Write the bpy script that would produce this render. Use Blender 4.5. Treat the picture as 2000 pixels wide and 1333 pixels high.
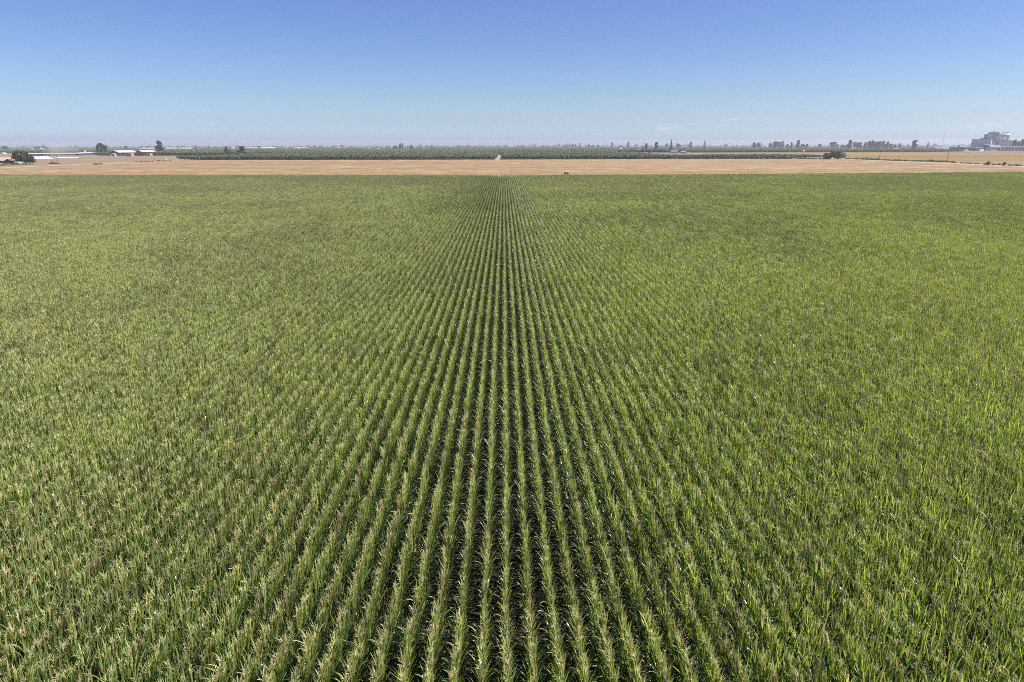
import bpy, math, random
import numpy as np
from mathutils import Matrix, Vector

for o in list(bpy.data.objects):
    bpy.data.objects.remove(o)
scene = bpy.context.scene
R = math.radians

# ------------------------------------------------------------------ camera
CAM_H = 17.1
PITCH, YAW, ROLL = R(16.0), R(0.62), 0.002
FPX = 2000 * 24.0 / 36.0                      # focal length in photo pixels
cam_data = bpy.data.cameras.new("camera")
cam_data.sensor_width = 36.0
cam_data.lens = 24.0
cam_data.clip_start = 0.5
cam_data.clip_end = 120000
cam = bpy.data.objects.new("camera", cam_data)
scene.collection.objects.link(cam)
CM = (Matrix.Rotation(-YAW, 4, 'Z') @ Matrix.Rotation(math.pi / 2 - PITCH, 4, 'X') @ Matrix.Rotation(-ROLL, 4, 'Z'))
cam.matrix_world = Matrix.Translation((0, 0, CAM_H)) @ CM
scene.camera = cam

# ------------------------------------------------------------------ sun, sky, exposure
SUN_EL, SUN_AZ = R(52), R(98)                 # azimuth clockwise from the view direction (+Y)
sun_data = bpy.data.lights.new("sun", 'SUN')
sun_data.energy = 4.8
sun_data.angle = R(0.53)
sun_data.color = (1.0, 0.95, 0.87)
sun = bpy.data.objects.new("sun", sun_data)
scene.collection.objects.link(sun)
sd = Vector((math.sin(SUN_AZ) * math.cos(SUN_EL), math.cos(SUN_AZ) * math.cos(SUN_EL), math.sin(SUN_EL)))
sun.rotation_euler = sd.to_track_quat('Z', 'Y').to_euler()

world = bpy.data.worlds.new("World")
scene.world = world
world.use_nodes = True
wn, wl = world.node_tree.nodes, world.node_tree.links
wn.clear()
w_out = wn.new("ShaderNodeOutputWorld")
w_bg = wn.new("ShaderNodeBackground")
w_sky = wn.new("ShaderNodeTexSky")
w_sky.sky_type = 'NISHITA'
w_sky.sun_disc = False
w_sky.sun_elevation = SUN_EL
w_sky.sun_rotation = SUN_AZ
w_sky.altitude = 80
w_sky.air_density = 1.0
w_sky.dust_density = 1.2
w_sky.ozone_density = 3.0
SKY_STRENGTH = 0.08
w_bg.inputs["Strength"].default_value = SKY_STRENGTH
w_hs = wn.new("ShaderNodeHueSaturation")
w_hs.inputs["Saturation"].default_value = 1.0
w_hs.inputs["Hue"].default_value = 0.5
wl.new(w_sky.outputs[0], w_hs.inputs["Color"])
# thin fair-weather clouds low in the sky, to the right
w_tc = wn.new("ShaderNodeTexCoord")
w_sep = wn.new("ShaderNodeSeparateXYZ")
wl.new(w_tc.outputs["Generated"], w_sep.inputs[0])
w_map = wn.new("ShaderNodeMapping")
w_map.inputs["Scale"].default_value = (18, 18, 75)
wl.new(w_tc.outputs["Generated"], w_map.inputs["Vector"])
w_no = wn.new("ShaderNodeTexNoise")
w_no.inputs["Scale"].default_value = 1.0
w_no.inputs["Detail"].default_value = 6.0
w_no.inputs["Roughness"].default_value = 0.6
wl.new(w_map.outputs[0], w_no.inputs["Vector"])
def wmap(val, a, b, c, d, smooth=True):
    n = wn.new("ShaderNodeMapRange")
    n.interpolation_type = 'SMOOTHSTEP' if smooth else 'LINEAR'
    for k, x in zip(("From Min", "From Max", "To Min", "To Max"), (a, b, c, d)):
        n.inputs[k].default_value = x
    wl.new(val, n.inputs["Value"])
    return n.outputs[0]
def wmul(a, b):
    n = wn.new("ShaderNodeMath"); n.operation = 'MULTIPLY'
    wl.new(a, n.inputs[0])
    if isinstance(b, float): n.inputs[1].default_value = b
    else: wl.new(b, n.inputs[1])
    return n.outputs[0]
c_f = wmul(wmap(w_no.outputs[0], 0.56, 0.74, 0, 1), wmap(w_sep.outputs[2], 0.012, 0.028, 0, 1))
c_f = wmul(c_f, wmap(w_sep.outputs[2], 0.030, 0.042, 1, 0))
c_f = wmul(wmul(c_f, wmap(w_sep.outputs[0], 0.08, 0.25, 0, 1)), 0.2)
w_mix = wn.new("ShaderNodeMix"); w_mix.data_type = 'RGBA'
wl.new(c_f, w_mix.inputs[0])
# clear summer sky: deeper and more violet-blue overhead than the raw model
w_grad = wn.new("ShaderNodeValToRGB")
SKY_GRAD = [(0.0, (0.48, 0.57, 0.84)), (0.0045, (0.53, 0.63, 0.93)), (0.0105, (0.71, 0.87, 1.30)), (0.0175, (0.74, 0.92, 1.37)), (0.0235, (0.70, 0.84, 1.19)), (0.034, (0.655, 0.757, 1.05)), (0.067, (0.545, 0.655, 0.875)), (0.106, (0.485, 0.575, 0.81)), (0.144, (0.44, 0.525, 0.77)), (0.18, (0.435, 0.50, 0.78)), (0.30, (0.40, 0.46, 0.76))]
e = w_grad.color_ramp.elements
e[0].position, e[0].color = SKY_GRAD[0][0], SKY_GRAD[0][1] + (1,)
e[1].position, e[1].color = SKY_GRAD[-1][0], SKY_GRAD[-1][1] + (1,)
for p_, c_ in SKY_GRAD[1:-1]:
    x_ = e.new(p_); x_.color = c_ + (1,)
wl.new(w_sep.outputs[2], w_grad.inputs[0])
w_gm = wn.new("ShaderNodeMix"); w_gm.data_type = 'RGBA'; w_gm.blend_type = 'MULTIPLY'; w_gm.inputs[0].default_value = 1.0
wl.new(w_hs.outputs[0], w_gm.inputs[6]); wl.new(w_grad.outputs[0], w_gm.inputs[7])
wl.new(w_gm.outputs[2], w_mix.inputs[6])
w_mix.inputs[7].default_value = (8.2, 7.9, 8.0, 1)
wl.new(w_mix.outputs[2], w_bg.inputs["Color"])
wl.new(w_bg.outputs[0], w_out.inputs["Surface"])

scene.view_settings.view_transform = 'Standard'
scene.view_settings.look = 'None'
scene.view_settings.exposure = 1.2
scene.view_settings.gamma = 1.0
scene.view_settings.use_curve_mapping = False
cy = scene.cycles
cy.max_bounces = 6
cy.diffuse_bounces = 3
cy.glossy_bounces = 2
cy.transmission_bounces = 4
cy.volume_bounces = 0
cy.use_denoising = False
cy.caustics_reflective = False
cy.caustics_refractive = False
cy.filter_width = 0.85

# ------------------------------------------------------------------ earth and pixel helpers
REARTH = 7.4e6                                # effective radius with refraction: the plain really curves away
def gz(x, y): return -(x * x + y * y) / (2 * REARTH)
R3 = np.array(CM.to_3x3())
def ray(px, py):
    d = R3 @ np.array([(px - 1000.0) / FPX, -(py - 666.5) / FPX, -1.0])
    return d
def P(px, py, z=0.0):
    """ground point (z above the curved ground) seen at photo pixel"""
    d = ray(px, py)
    zz = z
    for _ in range(12):
        t = (zz - CAM_H) / d[2]
        x, y = d[0] * t, d[1] * t
        zz = z + gz(x, y)
    return x, y, zz
def XD(px, D, py=285.0):
    d = ray(px, py)
    return d[0] / d[1] * D
def ZD(px, py, D):
    """height above local ground of pixel row py at forward distance D"""
    d = ray(px, py)
    t = D / d[1]
    return CAM_H + d[2] * t - gz(d[0] * t, D)
def D_of(px, py): return P(px, py)[1]

# ------------------------------------------------------------------ materials
def new_mat(name):
    m = bpy.data.materials.new(name)
    m.use_nodes = True
    nt = m.node_tree
    nt.nodes.clear()
    out = nt.nodes.new("ShaderNodeOutputMaterial")
    return m, nt.nodes, nt.links, out
def principled(n, rough=0.7, spec=0.3, metal=0.0):
    b = n.new("ShaderNodeBsdfPrincipled")
    b.inputs["Roughness"].default_value = rough
    b.inputs["Specular IOR Level"].default_value = spec
    b.inputs["Metallic"].default_value = metal
    return b
def c4(c): return (c[0], c[1], c[2], 1.0)
def ramp(n, stops):
    r = n.new("ShaderNodeValToRGB")
    e = r.color_ramp.elements
    while len(e) > 2: e.remove(e[-1])
    e[0].position, e[0].color = stops[0][0], c4(stops[0][1])
    e[1].position, e[1].color = stops[1][0], c4(stops[1][1])
    for p, c in stops[2:]:
        x = e.new(p); x.color = c4(c)
    return r
def paint(name, col, rough=0.6, spec=0.3, metal=0.0, vary=0.12, scale=0.35):
    """painted or plain material with blotchy weathering"""
    m, n, l, out = new_mat(name)
    b = principled(n, rough, spec, metal)
    tc = n.new("ShaderNodeTexCoord")
    no = n.new("ShaderNodeTexNoise")
    no.inputs["Scale"].default_value = scale
    no.inputs["Detail"].default_value = 5
    l.new(tc.outputs["Object"], no.inputs["Vector"])
    r = ramp(n, [(0.3, [c * (1 - vary) for c in col]), (0.7, [min(1, c * (1 + vary)) for c in col])])
    l.new(no.outputs[0], r.inputs[0])
    l.new(r.outputs[0], b.inputs["Base Color"])
    l.new(b.outputs[0], out.inputs["Surface"])
    return m
def leafy(name, stops, trans=0.35, rough=0.5, spec=0.35, tintcols=None, transcol=(1.0, 1.0, 0.6), transgain=1.0):
    """leaf material: the 'v' attribute picks each leaf's own colour, 'tint' the plant's"""
    m, n, l, out = new_mat(name)
    b = principled(n, rough, spec)
    at = n.new("ShaderNodeAttribute"); at.attribute_name = "v"
    r = ramp(n, stops)
    l.new(at.outputs["Fac"], r.inputs[0])
    col = r.outputs[0]
    ti = n.new("ShaderNodeAttribute"); ti.attribute_type = 'INSTANCER'; ti.attribute_name = "tint"
    if tintcols:
        tr = ramp(n, tintcols)
        l.new(ti.outputs["Fac"], tr.inputs[0])
        mx = n.new("ShaderNodeMix"); mx.data_type = 'RGBA'; mx.blend_type = 'MULTIPLY'
        mx.inputs[0].default_value = 1.0
        l.new(col, mx.inputs[6]); l.new(tr.outputs[0], mx.inputs[7])
        col = mx.outputs[2]
    l.new(col, b.inputs["Base Color"])
    if trans > 0:
        t = n.new("ShaderNodeBsdfTranslucent")
        m2 = n.new("ShaderNodeMix"); m2.data_type = 'RGBA'; m2.blend_type = 'MULTIPLY'
        m2.inputs[0].default_value = 1.0
        m2.inputs[7].default_value = c4([c * transgain for c in transcol])
        l.new(col, m2.inputs[6])
        l.new(m2.outputs[2], t.inputs["Color"])
        ms = n.new("ShaderNodeMixShader")
        ms.inputs[0].default_value = trans
        l.new(b.outputs[0], ms.inputs[1]); l.new(t.outputs[0], ms.inputs[2])
        l.new(ms.outputs[0], out.inputs["Surface"])
    else:
        l.new(b.outputs[0], out.inputs["Surface"])
    return m

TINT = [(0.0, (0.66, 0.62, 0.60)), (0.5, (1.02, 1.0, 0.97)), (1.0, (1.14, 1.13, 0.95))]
M = {}
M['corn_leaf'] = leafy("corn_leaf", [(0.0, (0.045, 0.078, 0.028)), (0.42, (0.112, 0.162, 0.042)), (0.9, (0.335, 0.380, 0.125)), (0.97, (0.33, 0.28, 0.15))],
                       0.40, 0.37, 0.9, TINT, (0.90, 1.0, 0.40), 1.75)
M['corn_stalk'] = leafy("corn_stalk", [(0.0, (0.10, 0.14, 0.05)), (1.0, (0.15, 0.17, 0.06))], 0.0, 0.6)
M['tassel'] = leafy("corn_tassel", [(0.0, (0.48, 0.48, 0.22)), (0.5, (0.68, 0.62, 0.35)), (0.85, (0.72, 0.58, 0.38)), (1.0, (0.48, 0.35, 0.24))],
                    0.3, 0.7, 0.2, [(0.0, (0.70, 0.67, 0.66)), (0.6, (1.0, 1.0, 1.0)), (1.0, (1.08, 1.04, 0.95))], (1.0, 0.95, 0.7), 1.2)
M['orchard_leaf'] = leafy("orchard_leaf", [(0.0, (0.082, 0.096, 0.052)), (0.6, (0.098, 0.114, 0.060)), (1.0, (0.115, 0.130, 0.066))], 0.3, 0.6, 0.3, TINT)
M['dark_leaf'] = leafy("dark_leaf", [(0.0, (0.020, 0.030, 0.014)), (0.7, (0.040, 0.056, 0.022)), (1.0, (0.065, 0.080, 0.030))], 0.15, 0.55, 0.3)
M['grey_leaf'] = leafy("grey_leaf", [(0.0, (0.030, 0.038, 0.025)), (0.7, (0.055, 0.066, 0.040)), (1.0, (0.085, 0.095, 0.055))], 0.18, 0.55, 0.3)
M['bright_leaf'] = leafy("bright_leaf", [(0.0, (0.035, 0.052, 0.016)), (0.6, (0.060, 0.085, 0.024)), (1.0, (0.110, 0.130, 0.036))], 0.22, 0.5, 0.35)
M['weed_leaf'] = leafy("weed_leaf", [(0.0, (0.085, 0.100, 0.040)), (0.6, (0.14, 0.155, 0.060)), (1.0, (0.24, 0.20, 0.10))], 0.2, 0.6, 0.3)
M['bark'] = paint("bark", (0.11, 0.085, 0.06), 0.9, 0.1, vary=0.3, scale=2.0)
M['wood_pole'] = paint("wood_pole", (0.10, 0.075, 0.055), 0.85, 0.15, vary=0.25, scale=1.5)
M['white_roof'] = paint("white_roof", (0.31, 0.31, 0.30), 0.5, 0.4, vary=0.1, scale=0.1)
M['cream_wall'] = paint("cream_wall", (0.38, 0.36, 0.32), 0.8, 0.2)
M['dull_roof'] = paint("weathered_roof", (0.23, 0.195, 0.175), 0.7, 0.2, vary=0.15, scale=0.1)
M['slate_roof'] = paint("slate_roof", (0.10, 0.10, 0.12), 0.7, 0.2)
M['mill_roof'] = paint("mill_roof", (0.15, 0.15, 0.175), 0.7, 0.2, vary=0.15, scale=0.1)
M['white_wall'] = paint("white_wall", (0.62, 0.61, 0.60), 0.7, 0.3, vary=0.06)
M['grey_wall'] = paint("grey_wall", (0.270, 0.284, 0.324), 0.6, 0.3, vary=0.08)
M['pale_panel'] = paint("pale_panel", (0.351, 0.365, 0.432), 0.55, 0.4, vary=0.06, scale=0.05)
M['concrete'] = paint("concrete", (0.31, 0.305, 0.30), 0.85, 0.2, vary=0.15, scale=0.15)
M['steel'] = paint("galvanised_steel", (0.45, 0.46, 0.47), 0.45, 0.5, 0.4, vary=0.1)
M['dark_metal'] = paint("dark_metal", (0.06, 0.06, 0.065), 0.6, 0.3)
M['dark_gap'] = paint("dark_opening", (0.035, 0.033, 0.032), 0.9, 0.1)
M['red_roof'] = paint("red_roof", (0.15, 0.045, 0.038), 0.65, 0.3, vary=0.2, scale=0.3)
M['rust_roof'] = paint("faded_red_roof", (0.33, 0.235, 0.20), 0.7, 0.3, vary=0.15, scale=0.3)
M['hay'] = paint("baled_hay", (0.29, 0.185, 0.105), 0.95, 0.05, vary=0.25, scale=0.5)
M['tarp'] = paint("white_plastic_sheet", (0.50, 0.49, 0.48), 0.4, 0.5, vary=0.05, scale=0.1)
M['glass'] = paint("dark_glass", (0.02, 0.025, 0.03), 0.12, 0.6)
M['rubber'] = paint("rubber", (0.022, 0.022, 0.022), 0.8, 0.2)
M['car_white'] = paint("white_car_paint", (0.74, 0.74, 0.74), 0.25, 0.5, vary=0.02)
M['car_grey'] = paint("grey_car_paint", (0.22, 0.23, 0.25), 0.25, 0.5, 0.3, vary=0.02)
M['car_blue'] = paint("blue_car_paint", (0.06, 0.10, 0.20), 0.25, 0.5, vary=0.02)
M['car_red'] = paint("red_car_paint", (0.30, 0.04, 0.035), 0.3, 0.5, vary=0.02)
M['utv_body'] = paint("olive_plastic", (0.055, 0.052, 0.042), 0.5, 0.4, vary=0.1)
M['tan_canopy'] = paint("tan_canopy", (0.66, 0.56, 0.50), 0.6, 0.3, vary=0.08)
M['seat'] = paint("black_vinyl", (0.03, 0.03, 0.03), 0.5, 0.4)

def ground_mat(name, stops, maps, rough=0.95, bump=0.0):
    """maps: list of (scale xyz, weight, detail) noise layers averaged into the ramp"""
    m, n, l, out = new_mat(name)
    b = principled(n, rough, 0.1)
    tc = n.new("ShaderNodeTexCoord")
    acc = None
    for sc, wgt, det in maps:
        mp = n.new("ShaderNodeMapping"); mp.inputs["Scale"].default_value = sc
        l.new(tc.outputs["Object"], mp.inputs["Vector"])
        no = n.new("ShaderNodeTexNoise"); no.inputs["Scale"].default_value = 1.0
        no.inputs["Detail"].default_value = det; no.inputs["Roughness"].default_value = 0.6
        l.new(mp.outputs[0], no.inputs["Vector"])
        mu = n.new("ShaderNodeMath"); mu.operation = 'MULTIPLY_ADD'
        mu.inputs[1].default_value = wgt
        l.new(no.outputs[0], mu.inputs[0])
        if acc is None: mu.inputs[2].default_value = 0.0
        else: l.new(acc, mu.inputs[2])
        acc = mu.outputs[0]
    r = ramp(n, stops)
    l.new(acc, r.inputs[0])
    l.new(r.outputs[0], b.inputs["Base Color"])
    l.new(b.outputs[0], out.inputs["Surface"])
    return m
M['plain'] = ground_mat("valley_ground", [(0.36, (0.072, 0.085, 0.047)), (0.50, (0.128, 0.128, 0.072)), (0.60, (0.255, 0.200, 0.128)), (0.68, (0.093, 0.102, 0.055))],
                        [((0.0007, 0.0035, 1), 0.75, 2), ((0.02, 0.05, 1), 0.25, 4)])
M['soil'] = ground_mat("damp_soil", [(0.3, (0.020, 0.016, 0.012)), (0.7, (0.038, 0.029, 0.022))], [((2, 2, 2), 0.6, 5), ((0.05, 0.05, 1), 0.4, 3)])
M['stubble'] = ground_mat("wheat_stubble", [(0.36, (0.133, 0.084, 0.043)), (0.47, (0.182, 0.121, 0.062)), (0.55, (0.230, 0.160, 0.086)), (0.64, (0.322, 0.251, 0.142))],
                          [((0.003, 0.026, 1), 0.30, 3), ((0.055, 0.065, 1), 0.46, 3), ((0.2, 0.25, 1), 0.24, 3)])
M['wheat'] = ground_mat("cut_wheat", [(0.36, (0.135, 0.085, 0.033)), (0.52, (0.161, 0.105, 0.041)), (0.64, (0.197, 0.139, 0.060))],
                        [((0.0006, 0.011, 1), 0.7, 2), ((0.05, 0.2, 1), 0.3, 4)])
M['dirt'] = ground_mat("bare_dirt", [(0.35, (0.143, 0.105, 0.069)), (0.55, (0.176, 0.133, 0.088)), (0.7, (0.225, 0.180, 0.121))],
                       [((0.008, 0.03, 1), 0.6, 3), ((0.15, 0.25, 1), 0.4, 4)])
M['lane'] = ground_mat("pale_lane_dirt", [(0.35, (0.230, 0.187, 0.143)), (0.65, (0.306, 0.260, 0.202))], [((0.3, 0.1, 1), 0.6, 3), ((1, 1, 1), 0.4, 3)])
M['field_edge'] = ground_mat("field_edge_dirt", [(0.35, (0.212, 0.142, 0.079)), (0.65, (0.306, 0.218, 0.130))], [((0.02, 0.3, 1), 0.6, 3), ((0.5, 1, 1), 0.4, 3)])
M['floor'] = ground_mat("orchard_floor", [(0.35, (0.16, 0.125, 0.09)), (0.65, (0.27, 0.21, 0.15))], [((0.08, 0.08, 1), 0.6, 4), ((0.5, 0.5, 1), 0.4, 3)])
M['yard'] = ground_mat("mill_yard", [(0.35, (0.17, 0.165, 0.16)), (0.65, (0.30, 0.28, 0.26))], [((0.02, 0.03, 1), 0.6, 4), ((0.3, 0.3, 1), 0.4, 3)])

# ------------------------------------------------------------------ object helpers
def link(o, parent=None):
    scene.collection.objects.link(o)
    if parent is not None: o.parent = parent
    return o
def tag(o, label=None, cat=None, group=None, kind=None):
    if label: o["label"] = label
    if cat: o["category"] = cat
    if group: o["group"] = group
    if kind: o["kind"] = kind
    return o
def thing(name, label, cat, loc, rz=0.0, group=None):
    o = bpy.data.objects.new(name, None)
    o.empty_display_size = 0.5
    o.location = loc
    o.rotation_euler = (0, 0, rz)
    link(o)
    return tag(o, label, cat, group)

class MB:
    """collects boxes, prisms, tubes ... and builds ONE mesh"""
    def __init__(s): s.v = []; s.f = []; s.m = []; s.a = []
    def add(s, vs, fs, mi=0, at=None):
        b = len(s.v)
        s.v += [tuple(v) for v in vs]
        s.f += [tuple(b + i for i in f) for f in fs]
        s.m += [mi] * len(fs)
        s.a += (list(at) if at is not None else [0.5] * len(vs))
        return s
    def box(s, x0, x1, y0, y1, z0, z1, mi=0):
        return s.add([(x0, y0, z0), (x1, y0, z0), (x1, y1, z0), (x0, y1, z0), (x0, y0, z1), (x1, y0, z1), (x1, y1, z1), (x0, y1, z1)],
                     [(0, 3, 2, 1), (4, 5, 6, 7), (0, 1, 5, 4), (1, 2, 6, 5), (2, 3, 7, 6), (3, 0, 4, 7)], mi)
    def gable(s, x0, x1, y0, y1, z0, z1, axis='y', th=0.25, mi=0):
        """gable roof slab, ridge along axis"""
        if axis == 'y':
            xm = (x0 + x1) / 2
            pr = [(x0, z0), (xm, z1), (x1, z0), (x1, z0 - th), (xm, z1 - th), (x0, z0 - th)]
            vs = [(p[0], y0, p[1]) for p in pr] + [(p[0], y1, p[1]) for p in pr]
        else:
            ym = (y0 + y1) / 2
            pr = [(y0, z0), (ym, z1), (y1, z0), (y1, z0 - th), (ym, z1 - th), (y0, z0 - th)]
            vs = [(x0, p[0], p[1]) for p in pr] + [(x1, p[0], p[1]) for p in pr]
        fs = [(i, (i + 1) % 6, 6 + (i + 1) % 6, 6 + i) for i in range(6)]
        fs += [(0, 5, 4, 1), (1, 4, 3, 2), (6, 7, 10, 11), (7, 8, 9, 10)]
        return s.add(vs, fs, mi)
    def cyl(s, x, y, z0, z1, r0, r1=None, n=12, mi=0):
        r1 = r0 if r1 is None else r1
        vs = []
        for z, r in ((z0, r0), (z1, r1)):
            vs += [(x + r * math.cos(2 * math.pi * i / n), y + r * math.sin(2 * math.pi * i / n), z) for i in range(n)]
        fs = [(i, (i + 1) % n, n + (i + 1) % n, n + i) for i in range(n)]
        fs += [tuple(range(n))[::-1], tuple(range(n, 2 * n))]
        return s.add(vs, fs, mi)
    def tube(s, pts, rad, n=6, mi=0, at=0.5):
        pts = [Vector(p) for p in pts]
        vs = []
        for i, p in enumerate(pts):
            t = (pts[min(i + 1, len(pts) - 1)] - pts[max(i - 1, 0)]).normalized()
            u = t.cross(Vector((0.13, 0.97, 0.2))).normalized()
            w = t.cross(u)
            r = rad[i] if isinstance(rad, (list, tuple)) else rad
            vs += [p + u * (r * math.cos(2 * math.pi * k / n)) + w * (r * math.sin(2 * math.pi * k / n)) for k in range(n)]
        fs = []
        for i in range(len(pts) - 1):
            fs += [(i * n + k, i * n + (k + 1) % n, (i + 1) * n + (k + 1) % n, (i + 1) * n + k) for k in range(n)]
        fs += [tuple(range(n))[::-1], tuple(range((len(pts) - 1) * n, len(pts) * n))]
        return s.add(vs, fs, mi, [at] * len(vs))
    def mesh(s, name, mats):
        me = bpy.data.meshes.new(name)
        me.from_pydata(s.v, [], s.f)
        for m in mats: me.materials.append(m)
        if len(mats) > 1: me.polygons.foreach_set("material_index", s.m)
        a = me.attributes.new("v", 'FLOAT', 'POINT')
        a.data.foreach_set("value", s.a)
        me.update()
        return me
    def build(s, name, mats, parent=None, loc=None):
        if not isinstance(mats, (list, tuple)): mats = [mats]
        o = bpy.data.objects.new(name, s.mesh(name, mats))
        if loc is not None: o.location = loc
        return link(o, parent)

def sheet(name, x0, x1, y0, y1, mat, dz, step=60.0, label=None):
    nx = max(1, int((x1 - x0) / step)); ny = max(1, int((y1 - y0) / step))
    xs = np.linspace(x0, x1, nx + 1); ys = np.linspace(y0, y1, ny + 1)
    X, Y = np.meshgrid(xs, ys)
    V = np.stack([X, Y, gz(X, Y) + dz], -1).reshape(-1, 3)
    F = [(j * (nx + 1) + i, j * (nx + 1) + i + 1, (j + 1) * (nx + 1) + i + 1, (j + 1) * (nx + 1) + i) for j in range(ny) for i in range(nx)]
    me = bpy.data.meshes.new(name)
    me.from_pydata(V.tolist(), [], F)
    me.materials.append(mat)
    return tag(link(bpy.data.objects.new(name, me)), label, None, None, 'structure')

# ------------------------------------------------------------------ ground
def build_ground():
    rr = [0.0] + list(np.geomspace(20, 45000, 150))
    n = 144
    V = [(0, 0, 0)]
    for r in rr[1:]:
        for k in range(n):
            a = 2 * math.pi * k / n
            x, y = r * math.sin(a), r * math.cos(a)
            V.append((x, y, gz(x, y)))
    F = [(0, 1 + (k + 1) % n, 1 + k) for k in range(n)]
    for i in range(len(rr) - 2):
        b0, b1 = 1 + i * n, 1 + (i + 1) * n
        F += [(b0 + k, b0 + (k + 1) % n, b1 + (k + 1) % n, b1 + k) for k in range(n)]
    me = bpy.data.meshes.new("ground")
    me.from_pydata(V, [], F)
    me.materials.append(M['plain'])
    tag(link(bpy.data.objects.new("ground", me)), None, None, None, 'structure')
build_ground()

CORN_END = 349.0                  # where the tops of the last plants show
Y_STUB0, Y_ORCH = 372.0, 882.0
XB = 408.0                        # half-mile section: edges of the stubble
sheet("corn_field_soil", -520, 520, -40, 356, M['soil'], 0.02)
sheet("field_edge_track", -XB, XB, 356, 372, M['field_edge'], 0.03, 30)
sheet("stubble_field", -XB, XB, 372, Y_ORCH - 14, M['stubble'], 0.03, 40)
sheet("headland_track", -XB, XB, Y_ORCH - 14, Y_ORCH - 4, M['field_edge'], 0.03, 30)
sheet("dirt_lot", -1700, -XB - 12, 300, 1560, M['dirt'], 0.03)
sheet("farm_road_left", -XB - 12, -XB, 300, 930, M['lane'], 0.04)
sheet("orchard_floor", -XB, 420, Y_ORCH - 4, 1280, M['floor'], 0.03)
sheet("orchard_lane", -10.6, -2.8, Y_ORCH - 6, 1478, M['lane'], 0.08, 20)
sheet("dry_strip_field", 205, XB + 13, 960, 1640, M['dirt'], 0.06)
sheet("farm_road_right", XB, XB + 14, 300, 1000, M['lane'], 0.05)
sheet("verge_right", XB + 14, 1500, 300, 672, M['dirt'], 0.04)
sheet("wheat_field", XB + 14, 1700, 672, 1860, M['wheat'], 0.03)
sheet("mill_yard", 1000, 2400, 1862, 2200, M['yard'], 0.05)
sheet("far_wheat_strip", -1000, -560, 2540, 2680, M['wheat'], 0.05)
sheet("far_stubble_strip", 700, 1250, 1990, 2120, M['wheat'], 0.05)

# ------------------------------------------------------------------ corn
def blade(mb, base, az, L, W, el0, el1, twist, v, mi, segs=6, fold=0.35):
    """one arching leaf with a folded midrib"""
    p = np.array(base, float)
    ds = L / segs
    vs, at = [], []
    for i in range(segs + 1):
        t = i / segs
        el = el0 + (el1 - el0) * (t ** 1.5)
        a = az + twist * t * 0.5
        d = np.array([math.cos(a) * math.cos(el), math.sin(a) * math.cos(el), math.sin(el)])
        side = np.array([-math.sin(a), math.cos(a), 0.0])
        up = np.cross(d, side) * -1
        tw = twist * t
        s2 = side * math.cos(tw) + up * math.sin(tw)
        u2 = up * math.cos(tw) - side * math.sin(tw)
        w = W * 0.5 * min(1.0, 0.45 + t / 0.2) * max(0.04, (1 - t ** 2.4))
        vs += [p + s2 * w + u2 * (w * fold), p.copy(), p - s2 * w + u2 * (w * fold)]
        at += [v] * 3
        p = p + d * ds
    fs = []
    for i in range(segs):
        b = i * 3
        fs += [(b, b + 1, b + 4, b + 3), (b + 1, b + 2, b + 5, b + 4)]
    mb.add(vs, fs, mi, at)

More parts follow.
